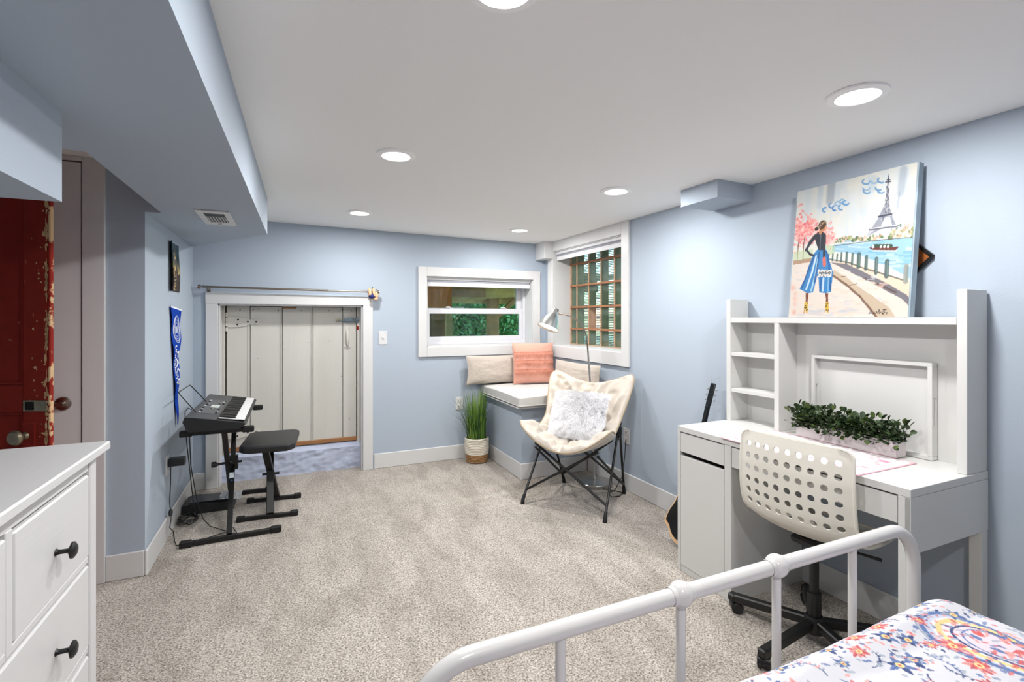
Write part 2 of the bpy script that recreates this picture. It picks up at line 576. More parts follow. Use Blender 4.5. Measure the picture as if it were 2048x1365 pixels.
# walls
WT = .30
w2y0, w2y1, w2z0, w2z1 = 3.12, 4.21, 1.045, 1.955
wr = B()
wr.box((XR, YB - .1, 0), (XR + WT, w2y0, 2.1)).box((XR, w2y1, 0), (XR + WT, 4.95, 2.1))
wr.box((XR, w2y0, 0), (XR + WT, w2y1, w2z0)).box((XR, w2y0, w2z1), (XR + WT, w2y1, 2.1))
struct(wr.build('wall_right', M['wall']))
w1x0, w1x1, w1z0, w1z1 = 1.12, 2.195, 1.047, 1.69
d0, d1, dz = -.515, .562, 1.42
wf = B()
yb = YF + .32
wf.box((-.95, YF, 0), (d0, yb, 2.2)).box((d1, YF, 0), (w1x0, yb, 2.2)).box((w1x1, YF, 0), (XR, yb, 2.2))
wf.box((d0, YF, dz), (d1, yb, 2.2)).box((w1x0, YF, 0), (w1x1, yb, w1z0)).box((w1x0, YF, w1z1), (w1x1, yb, 2.2))
struct(wf.build('wall_far', M['wall']))
struct(B().box((-.84, YR, 0), (XL, YF, 2.2)).build('wall_left', M['wall']))
struct(B().box((XO - .1, YR + .035, 0), (-.84, YR + .14, 2.2)).build('wall_closet', M['trim']))
struct(B().box((XO - .1, YB - .1, 0), (XO, YR + .035, 2.2)).build('wall_side', M['wall']))
struct(B().box((XO, YB - .1, 0), (XR, YB, 2.2)).build('wall_back', M['wall']))

# bulkhead that carries the ducts, with its notch above the closet door
def sx(y): return -.183 + .0196 * (y - 1.4)
so = B()
so.prism([(sx(YB), YB), (sx(3.54), 3.54), (XL, 4.375), (XL, YR), (-.61, YR), (-.61, 2.03), (XO, 2.03), (XO, YB)], 1.85, 2.13, 'xy')
struct(so.build('bulkhead', M['wall']))
struct(B().box((XO, YB, 1.617), (-.556, 1.684, 1.85)).build('bulkhead', M['wall']))
struct(B().box((2.077, 1.955, 1.957), (XR, 2.225, 2.1)).build('bulkhead', M['wall']))

# baseboards
BH, BT = .13, .013
def base(name, lo, hi):
    return struct(B().box(lo, hi, .004).build(name, M['trim']))
base('baseboard_far', (.655, YF - BT, 0), (1.70, YF, BH))
base('baseboard_far', (XL, YF - BT, 0), (-.597, YF, BH))
base('baseboard_left', (XL, YR - BT, 0), (XL + BT, YF - BT, BH))
base('baseboard_left', (-.84, YR - BT, 0), (XL, YR, BH))
base('baseboard_right', (XR - BT, YB, 0), (XR, 3.60, BH))
base('baseboard_side', (XO, YB, 0), (XO + BT, YR, BH))
base('baseboard_back', (XO, YB, 0), (XR, YB + BT, BH))

# window nook bench built out of the wall
struct(B().box((1.705, 3.615, 0), (XR, YF, .585)).build('wall_nook', M['wall']))
base('baseboard_nook', (1.705 - BT, 3.615 - BT, 0), (XR - BT, 3.615, BH))
base('baseboard_nook', (1.705 - BT, 3.615, 0), (1.705, YF - BT, BH))

# ---------------- low plank door in the far wall (a crawl space door)
CW = .082
dr = thing('crawl_door_casing', 'x', 'x', (0, YF, 0))
for k in ('label', 'category'): del dr[k]
dr.name = 'trim_1'; dr['kind'] = 'structure'
B().box((d0 - CW, YF - .02, 0), (d0, YF, dz), .003).build('casing', M['trim'], dr)
B().box((d1, YF - .02, 0), (d1 + CW, YF, dz), .003).build('casing', M['trim'], dr)
B().prism([(d0 - CW, dz), (d1 + CW, dz), (d1 + CW, dz + .072), (d0 - CW, dz + .088)], YF - .02, YF, 'xz').build('casing', M['trim'], dr)
B().box((d0, YF - .0, 0), (d0 + .012, YF + .13, dz), .002).build('jamb', M['trim'], dr)
B().box((d1 - .012, YF, 0), (d1, YF + .13, dz), .002).build('jamb', M['trim'], dr)
B().box((d0, YF, dz - .012), (d1, YF + .13, dz), .002).build('jamb', M['trim'], dr)
YD = 4.56
B().box((d0 + .005, YD - .015, 0), (d0 + .03, YD + .05, dz), .003).build('jamb', M['plank_bump'], dr)
B().box((d1 - .03, YD - .015, 0), (d1 - .005, YD + .05, dz), .003).build('jamb', M['plank_bump'], dr)
B().box((d0, YD + .06, 0), (d1, YD + .09, dz)).build('backing', M['dark'], dr)
pl = B()
n = 46
pl.grid(lambda u, v: (d0 + u * (d1 - d0), YD - .050 + (.0 if v < .8 else (v - .8) * .30) + .012 * noise.noise(Vector((u * 8, v * 3, 1))) + .007 * noise.noise(Vector((u * 22, v * 8, 4))), min(v / .8, 1) * .19 + max(v - .8, 0) * .16), 90, 24)
pl.box((d0, YD + .012, 0), (d1, YD + .06, .222))
pl.build('plinth', M['plinth'], dr, smooth=True)
dd = bpy.data.objects.new('door_1', None); COL.objects.link(dd); dd.location = (0, YD, .23); dd['kind'] = 'structure'
dx0, dx1, dzb, dzt = -.478, .528, .245, 1.408
edges = [dx0, -.308, -.069, .170, .413, dx1]
for i in range(5):
    a, b = edges[i], edges[i + 1]
    q = B()
    q.box((a + .002, YD, dzb), (b - .002, YD + .025, dzt - .004 * (i % 2)), .003)
    q.build('plank', M['plank'], dd)
for i in range(1, 4):
    x = edges[i]
    B().tube([(x - .010, YD - .001, dzb + .004), (x - .010, YD - .001, dzt - .006)], .007, 8).build('bead', M['plank'], dd, smooth=True)
B().box((dx0, YD - .012, .228), (dx1, YD + .03, .262), .004).build('bottom_rail', M['rawwood'], dd)
B().box((dx0 + .4, YD - .003, dzt - .018), (dx0 + .52, YD + .004, dzt - .003), .004).build('bare_patch', M['rawwood'], dd)
nl = B()
for x in (-.40, -.305, -.265, -.12, .06, .28, .39, .465):
    nl.ball((x + .02, YD - .002, dzt - .03 - .006 * math.sin(x * 30)), .0045, 10, 6)
for x, z in ((-.25, .98), (-.06, 1.1), (-.05, 1.05), (.13, 1.1), (.3, 1.11), (-.31, .64), (.4, .8), (.47, .42)):
    nl.ball((x, YD - .001, z), .003, 8, 5)
nl.build('nail', M['dark'], dd, kind='stuff')
def strap(z0, L):
    g = B()
    g.prism([(dx0 + .012, z0 + .042), (dx0 + .012, z0 - .042), (dx0 + .10, z0 - .040), (dx0 + L - .05, z0 - .014), (dx0 + L - .02, z0 - .022),
             (dx0 + L, z0), (dx0 + L - .02, z0 + .022), (dx0 + L - .05, z0 + .014), (dx0 + .10, z0 + .036)], YD - .014, YD, 'xz')
    h = g.build('strap_hinge', M['plank_bump'], dd)
    k = B()
    for j in range(4): k.tube([(dx0 + .004, YD - .010, z0 - .075 + j * .039), (dx0 + .004, YD - .010, z0 - .042 + j * .039)], .010, 12)
    k.build('knuckle', M['plank_bump'], h, smooth=True)
    s = B()
    for ax, az in ((.085, .018), (.08, -.02), (.155, .002), (.215, 0)): s.ball((dx0 + ax * L / .25, YD - .014, z0 + az), .007, 10, 6)
    s.build('screw', M['dark'], h)
strap(1.278, .25)
strap(.375, .25)
bl = B()
bl.box((.425, YD - .012, 1.268), (.505, YD - .002, 1.312), .002).tube([(.372, YD - .014, 1.288), (.548, YD - .014, 1.288)], .007, 12)
bb = bl.build('slide_bolt', M['bluemetal'], dd, smooth=True)
B().prism([(.40, 1.288), (.378, 1.306), (.352, 1.290), (.378, 1.272)], YD - .014, YD - .006, 'xz').build('bolt_tip', M['oldmetal'], bb)
B().box((.520, YD - .016, 1.262), (.548, YD - .002, 1.318), .004).build('bolt_catch', M['bluemetal'], bb)
hp = B()
hp.prism([(.425, 1.235), (.475, 1.235), (.462, 1.205), (.458, 1.18), (.442, 1.18), (.438, 1.205)], YD - .006, YD, 'xz')
hp.ball((.450, YD - .002, 1.058), .030, 20, 8, (1, .2, .72))
hd = hp.build('door_pull', M['plank_bump'], dd, smooth=True)
B().tube([(.450, YD - .006, 1.195), (.450, YD - .030, 1.175), (.450, YD - .034, 1.12), (.450, YD - .026, 1.075), (.450, YD - .006, 1.06)], [.010, .012, .013, .010, .009], 12).build('grip', M['plank_bump'], hd, smooth=True)
B().box((.528, YD - .02, 1.205), (.545, YD, 1.245), .004).build('latch_catch', M['bare'], dd)

# ---------------- closet door (door_2) with its casing in the return wall
cd = bpy.data.objects.new('door_2', None); COL.objects.link(cd); cd.location = (-1.27, YR, 0); cd['kind'] = 'structure'
B().box((-1.62, YR - .012, .012), (-.934, YR + .022, 2.066), .003).build('panel', M['trim'], cd)
kn = B()
kn.lathe([(0, 0), (.030, 0), (.033, .004), (.030, .009), (.014, .014), (.012, .03), (.013, .045), (0, .046)], (-1.0, YR - .012, .898), (0, -1, 0), 32)
kh = kn.build('door_handle', M['nickel'], cd, smooth=True)
B().tube([(-1.0, YR - .050, .898), (-1.03, YR - .052, .898), (-1.07, YR - .052, .893), (-1.105, YR - .050, .884)], [.011, .010, .008, .006], 14).build('lever', M['nickel'], kh, smooth=True)
cc = bpy.data.objects.new('trim_2', None); COL.objects.link(cc); cc.location = (-.88, YR, 0); cc['kind'] = 'structure'
B().box((-.929, YR - .018, 0), (-.839, YR + .04, 2.10), .003).build('casing', M['trim'], cc)
B().box((-1.72, YR - .018, 2.072), (-.929, YR + .04, 2.095), .003).build('casing', M['trim'], cc)
B().box((-1.72, YR - .018, 0), (-1.63, YR + .04, 2.072), .003).build('casing', M['trim'], cc)

# ---------------- window_1: small double hung window in the far wall
w1 = bpy.data.objects.new('window_1', None); COL.objects.link(w1); w1.location = (1.66, YF, 1.0); w1['kind'] = 'structure'
c = .078
for lo, hi in (((w1x0 - c, YF - .02, w1z0 - .09), (w1x0, YF, w1z1 + .085)), ((w1x1, YF - .02, w1z0 - .09), (w1x1 + c, YF, w1z1 + .085)),
               ((w1x0, YF - .02, w1z1), (w1x1, YF, w1z1 + .085)), ((w1x0, YF - .02, w1z0 - .09), (w1x1, YF, w1z0))):
    B().box(lo, hi, .003).build('casing', M['trim'], w1)
for lo, hi in (((w1x0, YF, w1z0), (w1x0 + .008, YF + .22, w1z1)), ((w1x1 - .008, YF, w1z0), (w1x1, YF + .22, w1z1)),
               ((w1x0, YF, w1z1 - .008), (w1x1, YF + .22, w1z1)), ((w1x0, YF, w1z0), (w1x1, YF + .22, w1z0 + .010))):
    B().box(lo, hi).build('jamb', M['trim'], w1)
YG = 4.58
fr = B()
fr.box((w1x0 + .008, YG - .03, w1z0 + .01), (w1x0 + .05, YG + .07, w1z1), .003).box((w1x1 - .035, YG - .03, w1z0 + .01), (w1x1 - .008, YG + .07, w1z1), .003)
fr.box((w1x0 + .03, YG - .03, w1z0 + .01), (w1x1 - .03, YG + .07, w1z0 + .045), .003).box((w1x0 + .03, YG - .03, w1z1 - .03), (w1x1 - .03, YG + .07, w1z1), .003)
fr.build('window_frame', M['vinylwin'], w1)
def sash(x0, x1, z0, z1, y, sw, bw, tw, rx=None):
    s = B()
    s.box((x0, y - .016, z0), (x0 + sw, y + .016, z1), .003).box((x1 - (rx or sw), y - .016, z0), (x1, y + .016, z1), .003)
    s.box((x0 + sw - .004, y - .0145, z0 + .0015), (x1 - (rx or sw) + .004, y + .0145, z0 + bw), .002).box((x0 + sw - .004, y - .0145, z1 - tw), (x1 - (rx or sw) + .004, y + .0145, z1 - .0015), .002)
    o = s.build('sash', M['vinylwin'], w1)
    B().box((x0 + sw * .8, y - .003, z0 + bw * .8), (x1 - sw * .8, y + .003, z1 - tw * .8)).build('pane', M['glass'], o)
    return o
lo_s = sash(1.15, 2.172, 1.090, 1.398, YG, .042, .044, .046, .046)
sash(1.15, 2.165, 1.385, 1.66, YG + .038, .035, .02, .035, .055)
for x in (1.385, 1.955):
    B().box((x - .035, YG - .012, 1.396), (x + .035, YG + .012, 1.408), .004).ball((x - .01, YG - .012, 1.414), .016, 14, 8, (1.6, 1, .55)).build('sash_lock', M['vinylwin'], lo_s, smooth=True)
# roller shades
def shade(name, label, kids):
    t = thing(name, label, 'blind', kids[0])
    return t
r1 = thing('roller_shade', 'rolled-up white roller shade in the top of the small far-wall window', 'blind', (1.66, YF + .045, 1.60), 'rolled-up window shades')
B().box((w1x0 + .012, YF + .02, 1.662), (w1x1 - .012, YF + .075, 1.688), .004).build('cassette', M['shade_w'], r1)
B().tube([(w1x0 + .02, YF + .055, 1.648), (w1x1 - .02, YF + .055, 1.648)], .024, 20).build('roll', M['shade'], r1, smooth=True)
B().box((w1x0 + .015, YF + .028, 1.603), (w1x1 - .015, YF + .036, 1.640), .003).build('hem_bar', M['shade_w'], r1)

# ---------------- window_2: glass block window in the right wall
w2 = bpy.data.objects.new('window_2', None); COL.objects.link(w2); w2.location = (XR, 3.66, 1.0); w2['kind'] = 'structure'
for lo, hi in (((XR - .02, w2y0 - .092, w2z0 - .108), (XR, w2y0, 2.052)), ((XR - .02, w2y1, w2z0 - .108), (XR, w2y1 + .10, 2.052)),
               ((XR - .02, w2y0, w2z1), (XR, w2y1, 2.052)), ((XR - .02, w2y0, w2z0 - .108), (XR, w2y1, w2z0))):
    B().box(lo, hi, .003).build('casing', M['trim'], w2)
B().box((2.225, 4.20, 1.885), (XR, YF, 2.055), .004).build('casing_block', M['trim'], w2)
for lo, hi in (((XR, w2y0, w2z0), (2.60, w2y0 + .006, w2z1)), ((XR, w2y1 - .006, w2z0), (2.60, w2y1, w2z1)),
               ((XR, w2y0, w2z1 - .006), (2.60, w2y1, w2z1)), ((XR, w2y0, w2z0), (2.60, w2y1, w2z0 + .008))):
    B().box(lo, hi).build('jamb', M['trim'], w2)
XB0, XB1 = 2.507, 2.592
for lo, hi in (((XB0 + .004, w2y0 + .0065, w2z0 + .009), (2.64, w2y0 + .020, w2z1 - .007)), ((XB0 + .004, w2y1 - .020, w2z0 + .009), (2.64, w2y1 - .0065, w2z1 - .007)),
               ((XB0 + .004, w2y0 + .020, w2z0 + .0085), (2.64, w2y1 - .020, w2z0 + .016)), ((XB0 + .004, w2y0 + .020, w2z1 - .016), (2.64, w2y1 - .020, w2z1 - .0065))):
    B().box(lo, hi).build('frame_board', M['cedar_d'], w2)
ys = [4.188, 4.08, 3.875, 3.675, 3.475, 3.275, 3.142]
zs = [1.053, 1.205, 1.415, 1.622, 1.832, 1.949]
for z in zs[1:-1]:
    B().box((XB0 - .004, w2y0 + .0205, z - .009), (XB1, w2y1 - .0205, z + .009), .002).build('strip', M['cedar'], w2)
for i, y in enumerate(ys[1:-1]):
    for j in range(5):
        B().box((XB0 + .002, y - .006, zs[j] + .008), (XB1, y + .006, zs[j + 1] - .008), .001).build('divider', M['cedar_d'], w2)
for i in range(6):
    for j in range(5):
        if i == 2 and j == 1: continue
        y1, y0 = ys[i], ys[i + 1]
        B().box((XB0 + .010, y0 + .008, zs[j] + .010), (XB0 + .016, y1 - .008, zs[j + 1] - .011)).build('glass_block', M['block'], w2)
lt = B()
k = 0
yy = w2y0 + .012
while yy < w2y1 + .28:
    lt.box((2.6485, yy - .0036, w2z0 - .02), (2.650, yy + .0036, w2z1 + .06)); yy += .0165
zz = w2z0
while zz < w2z1 + .05:
    lt.box((2.6487, w2y0 - .05, zz - .0042), (2.6498, w2y1 + .28, zz + .0042)); zz += .0150
lt.build('lattice', M['lattice'], w2, kind='stuff')
r2 = thing('roller_shade', 'rolled-up white roller shade above the glass block window', 'blind', (XR + .05, 3.66, 1.87), 'rolled-up window shades')
B().box((XR + .012, w2y0 + .010, 1.925), (XR + .06, w2y1 - .010, 1.950), .004).build('cassette', M['shade_w'], r2)
B().tube([(XR + .050, w2y0 + .02, 1.915), (XR + .050, w2y1 - .02, 1.915)], .024, 20).build('roll', M['shade'], r2, smooth=True)
B().box((XR + .022, w2y0 + .012, 1.868), (XR + .031, w2y1 - .012, 1.906), .003).build('hem_bar', M['shade_w'], r2)

# ---------------- outside: ground, deck and hedge
struct(B().box((-3, 4.95, .55), (9, 12, .80)).build('ground', M['ground']))
struct(B().box((2.7, -3, .55), (9, 4.95, .80)).build('ground', M['ground']))
dk = thing('timber_deck', 'weathered timber deck frame seen through the small window', 'deck', (2.0, 5.6, .8))
B().box((1.15, 5.20, 1.42), (1.606, 5.23, 2.25), .002).build('plywood_panel', M['orange_wood'], dk)
for k in range(4):
    B().box((.9, 5.225, .80 + .155 * k), (1.535, 5.25, .80 + .155 * k + .150), .003).build('board', M['timber_d'], dk)
B().box((1.535, 5.17, .8), (1.606, 5.26, 1.42), .003).build('stud', M['timber'], dk)
B().box((2.348, 5.95, .8), (2.478, 6.08, 2.3), .004).build('post', M['timber_d'], dk)
B().box((1.0, 6.08, 1.50), (3.6, 6.12, 1.62), .003).build('beam', M['timber'], dk)
B().box((1.0, 5.90, 1.58), (3.6, 5.95, 1.78), .003).build('beam', M['timber_d'], dk)
B().bar((1.3, 6.35, 1.57), (3.6, 5.35, 1.73), .05, .16).build('beam', M['timber'], dk)
B().bar((2.48, 6.0, 1.33), (2.80, 6.0, 1.62), .05, .06).build('brace', M['timber_d'], dk)
for k in range(9):
    B().box((.9 + .32 * k, 4.85, 1.80), (1.2 + .32 * k, 6.9, 1.83), .003).build('deck_board', M['timber'], dk)
B().box((1.62, 6.1, 1.37), (2.05, 6.4, 1.46), .004).build('rail', M['trim'], dk)
def leaf_mesh(name, L, W, m, fold=.25):
    me = bpy.data.meshes.new(name)
    v = [(0, 0, 0), (-W * .35, L * .28, W * fold * .4), (W * .35, L * .28, W * fold * .4), (0, L * .3, 0), (-W * .5, L * .58, W * fold * .5), (W * .5, L * .58, W * fold * .5),
         (0, L * .62, -L * .03), (-W * .3, L * .85, W * fold * .2), (W * .3, L * .85, W * fold * .2), (0, L, -L * .08)]
    f = [(0, 3, 1), (0, 2, 3), (1, 3, 6, 4), (3, 2, 5, 6), (4, 6, 9, 7), (6, 5, 8, 9)]
    me.from_pydata(v, [], f); me.materials.append(m)
    me.polygons.foreach_set('use_smooth', [True] * len(f))
    return me
def leaf_cloud(name, parent, mats, centre, size, n, L, W, seed=1, **props):
    """leaves scattered through a block, joined into one part"""
    r = np.random.default_rng(seed)
    tm = leaf_mesh('tmp', L, W, mats[0])
    tv = np.array([v.co[:] for v in tm.vertices]); tf = [list(p.vertices) for p in tm.polygons]
    V = []; F = []; mi = []
    for k in range(n):
        p = (r.random(3) - .5) * size + centre
        e = Matrix.Rotation(r.random() * 6.28, 3, 'Z') @ Matrix.Rotation(r.random() * 1.6 - .3, 3, 'X') @ Matrix.Rotation(r.random() * 1.2 - .6, 3, 'Y')
        s = .7 + .6 * r.random()
        o = len(V) * 0 + k * len(tv)
        V.append((tv * s) @ np.array(e).T + p)
        F += [[i + o for i in f] for f in tf]
        mi += [int(r.random() < .3) if len(mats) > 1 else 0] * len(tf)
    V = np.concatenate(V)
    off = np.array(wloc(parent)) if parent is not None else np.array([centre[0], centre[1], centre[2] - size[2] / 2])
    me = bpy.data.meshes.new(name); me.from_pydata((V - off).tolist(), [], F)
    for m in mats: me.materials.append(m)
    me.polygons.foreach_set('material_index', mi)
    o = bpy.data.objects.new(name, me); COL.objects.link(o)
    if parent is not None: o.parent = parent
    else: o.location = off
    for k, v in props.items(): o[k] = v
    return o
hg = leaf_cloud('hedge', None, [M['hedge_a'], M['hedge_b']], np.array([2.35, 7.65, 1.42]), np.array([3.2, .9, 1.2]), 15000, .075, .042, 3, kind='stuff')
q = B(); q.grid(lambda u, v: (.6 + 3.35 * u, 8.3 + .18 * noise.noise(Vector((u * 14, v * 6, 2))) + .06 * noise.noise(Vector((u * 60, v * 22, 5))), .8 + 1.35 * v + .1 * noise.noise(Vector((u * 20, 1, 7)))), 120, 40)
q.build('hedge_depth', mat('deep_hedge', (96, 160, 96), .8, bump=.8, bscale=12, vary=.5, vscale=14), hg)
tag(hg, 'green leafy hedge growing behind the deck post', 'hedge')
# ---------------- recessed ceiling lights
LP = [(.449, 1.05, 'recessed ceiling light cut by the top edge of the picture'), (1.733, 1.035, 'recessed ceiling light closest to the canvas painting'),
      (.449, 2.335, 'recessed ceiling light in the second row, on the bulkhead side'), (1.741, 2.394, 'recessed ceiling light beside the small boxed-out corner'),
      (.452, 3.715, 'recessed ceiling light nearest the low plank door'), (1.768, 3.79, 'recessed ceiling light nearest the corner windows'),
      (.449, -.3, 'recessed ceiling light over the middle of the bed')]
for x, y, lab in LP:
    z = cz(x)
    t = thing('ceiling_light', lab, 'ceiling light', (x, y, z), 'recessed ceiling lights')
    B().lathe([(.062, -.006), (.066, -.010), (.088, -.006), (.091, 0), (.062, 0)], (x, y, z), (0, 0, 1), 40).build('trim_ring', M['ring'], t, smooth=True)
    B().lathe([(0, -.005), (.050, -.005), (.063, -.003), (.063, -.001), (0, -.001)], (x, y, z), (0, 0, 1), 32).build('lens', M['lens'], t, smooth=True)
    ld = bpy.data.lights.new('downlight', 'AREA')
    ld.shape = 'DISK'; ld.size = .12; ld.energy = LAMP_POWER; ld.color = (1.0, .985, .965)
    lo = bpy.data.objects.new('downlight', ld); COL.objects.link(lo); lo.parent = t; lo.location = (0, 0, -.012)
# ================================================================== OBJECTS
def V3(*a): return Vector(a)
def off(c, f, s, F, S, z): return Vector((c[0] + F[0] * f + S[0] * s, c[1] + F[1] * f + S[1] * s, z))

# ---------------- desk
dk_ = thing('desk', 'white desk with a cabinet on the side away from the bed and one wide drawer', 'desk', (2.08, 1.46, 0))
W = M['white']
DX0, DX1, DY0, DY1 = 1.837, 2.322, .932, 1.992
B().box((DX0, DY0, .722), (DX1, DY1, .750), .0015).build('desktop', W, dk_)
cbn = B()
cbn.box((DX0, 1.974, 0), (DX1, DY1, .721), .001).box((DX0, 1.650, 0), (DX1, 1.688, .721), .001)
cbn.box((DX1 - .012, 1.688, 0), (DX1 - .002, 1.974, .721)).box((DX0 + .012, 1.688, .04), (DX1 - .012, 1.974, .055)).box((DX0 + .006, 1.688, 0), (DX0 + .02, 1.974, .034))
cbn.build('cabinet', W, dk_)
B().box((DX0 + .001, 1.691, .620), (DX0 + .017, 1.971, .716), .001).build('drawer', W, dk_)
B().box((DX0 + .001, 1.691, .037), (DX0 + .017, 1.971, .600), .001).build('door', W, dk_)
B().box((DX0 + .001, .972, .627), (DX0 + .017, 1.647, .716), .001).build('drawer', W, dk_)
B().box((DX0 + .018, .985, .640), (DX1 - .03, 1.63, .65)).build('drawer_bottom', W, dk_)
B().box((DX0, DY0, .535), (DX1, DY0 + .018, .721), .001).build('side_panel', W, dk_)
B().box((DX0, DY0 + .0005, 0), (DX0 + .040, DY0 + .038, .7215), .0015).build('leg', W, dk_)
B().box((DX1 - .045, DY0 + .0005, 0), (DX1 - .001, DY0 + .038, .534), .0015).build('leg', W, dk_)
ht = thing('desk_hutch', 'white open shelf unit with tall end panels standing on the desk', 'shelf', (2.255, 1.465, .7505))
HX0, HX1 = 2.187, 2.324
B().box((HX0, .936, .7505), (HX1, .966, 1.412), .0015).build('end_panel', W, ht)
B().box((HX0, 1.968, .7505), (HX1, 1.996, 1.412), .0015).build('end_panel', W, ht)
B().box((HX0, .9665, 1.284), (HX1, 1.9675, 1.311), .0015).build('top_shelf', W, ht)
B().box((HX0, 1.676, .7505), (HX1, 1.702, 1.2835), .0015).build('divider', W, ht)
B().box((HX0 + .004, 1.7025, 1.104), (HX1, 1.9675, 1.124), .001).build('shelf', W, ht)
B().box((HX0 + .004, 1.7025, .908), (HX1, 1.9675, .928), .001).build('shelf', W, ht)
B().box((HX1 - .006, .9665, .7505), (HX1, 1.6755, 1.2835)).build('back_panel', W, ht)
B().box((HX1 - .006, 1.7025, .7505), (HX1, 1.9675, 1.2835)).build('back_panel', W, ht)

# canvas painting leaning on the wall
cv = thing('canvas_painting', 'tall canvas painting of a woman in a blue skirt on a river path', 'painting', (2.25, 1.375, 1.312))
cw, ch = .508, .622
lean = math.atan2(.068, .618)
cR = Matrix.Rotation(lean, 3, 'Y')
c0 = V3(2.208, 1.125, 1.3125)                         # lower front corner nearest the bed
def cpos(U, Vv, dd=0.0):
    x = c0.x + Vv * ch * math.sin(lean) - dd * math.cos(lean)
    y = c0.y + .006 + (1 - U) * cw
    z = c0.z + Vv * ch * math.cos(lean) + dd * math.sin(lean)
    return np.stack([x, y + 0 * z, z], -1)
q = B()
t_ = .032
poly = [(c0.x, c0.z), (c0.x + t_ * math.cos(lean), c0.z - t_ * math.sin(lean) + .0035), (c0.x + t_ * math.cos(lean) + ch * math.sin(lean), c0.z + ch * math.cos(lean) - t_ * math.sin(lean)),
        (c0.x + ch * math.sin(lean), c0.z + ch * math.cos(lean))]
q.prism(poly, c0.y, c0.y + cw + .012, 'xz')
q.build('stretcher', M['paint_edge'], cv)
# picture drawn in the coordinates of a reference sheet whose corners are SRC
SRC = [(65, 305), (1062, 45), (1003, 1325), (5, 1330)]
DST = [(0, 1), (1, 1), (1, 0), (0, 0)]
A_ = []; b_ = []
for (x, y), (u, v) in zip(SRC, DST):
    A_ += [[x, y, 1, 0, 0, 0, -u * x, -u * y], [0, 0, 0, x, y, 1, -v * x, -v * y]]; b_ += [u, v]
H_ = np.append(np.linalg.solve(np.array(A_), np.array(b_)), 1).reshape(3, 3)
def h(*pts):
    o = []
    for x, y in pts:
        w = H_ @ np.array([x, y, 1.0]); o.append((w[0] / w[2], w[1] / w[2]))
    return o
P = Paint(300, 366, (222, 222, 214))
r_ = random.Random(5)
S_ = 1 / 1000.0
for k in range(150):                                    # sky: vertical washes
    x = r_.uniform(60, 1060); y = r_.uniform(60, 640); L = r_.uniform(60, 260)
    P.line(h((x, y), (x + r_.uniform(-8, 8), y + L)), r_.uniform(25, 70) * S_, r_.choice([(214, 222, 226), (226, 222, 212), (196, 210, 222), (230, 228, 220), (205, 216, 224)]), .35, 1.2)
P.line(h((345, 225), (335, 370)), .075, (158, 168, 182), .8, .6); P.line(h((255, 260), (245, 420)), .05, (188, 200, 212), .6, .8)
P.line(h((945, 110), (925, 300)), .055, (160, 172, 186), .7, .8); P.line(h((915, 300), (900, 430)), .015, (160, 172, 186), .7, .8)
P.line(h((700, 200), (690, 260)), .06, (170, 190, 205), .4, .9)
def curl(cx, cy, R, a0, a1, w, c, al=.85):
    pts = [(cx + R * math.cos(a0 + (a1 - a0) * i / 8), cy + R * .7 * math.sin(a0 + (a1 - a0) * i / 8)) for i in range(9)]
    P.line(h(*pts), w, c, al, .5)
for cx, cy in ((300, 450), (350, 415), (400, 400), (440, 380), (465, 390), (430, 430), (380, 435)):
    P.blob(h((cx, cy))[0], .03, .02, (206, 216, 224), .8, 0, .5); curl(cx, cy, 26, r_.uniform(0, 2), r_.uniform(4, 6), .013, r_.choice([(96, 150, 200), (140, 176, 208), (70, 128, 190)]))
for cx, cy in ((630, 215), (700, 205), (760, 200), (635, 265), (740, 262), (760, 285), (640, 290)):
    curl(cx, cy, 30, r_.uniform(-1, 1), r_.uniform(3, 4.5), .012, r_.choice([(110, 156, 196), (150, 180, 204), (84, 142, 196)]))
# river
P.poly(h((360, 735), (700, 690), (1075, 665), (1060, 1030), (820, 900), (520, 800), (360, 790)), (150, 190, 212))
for k in range(70):
    x = r_.uniform(380, 1040); y = 700 + (r_.random() ** .8) * 230
    if y > 760 + (x - 360) * .38: continue
    P.line(h((x, y), (x + r_.uniform(40, 150), y + r_.uniform(-8, 8))), r_.uniform(.006, .018), r_.choice([(120, 180, 202), (180, 208, 224), (206, 222, 230), (112, 168, 200)]), .6, .8)
# far bank
for k in range(160):
    x = r_.uniform(365, 1075); y = 715 - (x - 365) * .075 - r_.random() * (30 if x < 850 else 85) * (1.3 if 450 < x < 520 or x > 900 else 1)
    P.blob(h((x, y))[0], r_.uniform(.006, .02), r_.uniform(.004, .012), r_.choice([(92, 122, 84), (128, 150, 96), (170, 178, 120), (222, 170, 150), (230, 200, 180), (84, 108, 84)]), .85, r_.uniform(0, 3))
P.poly(h((845, 610), (1060, 590), (1060, 660), (845, 672)), (180, 160, 110), .35)
P.line(h((370, 745), (560, 718), (800, 688), (1078, 662)), .006, (96, 84, 74), .8)
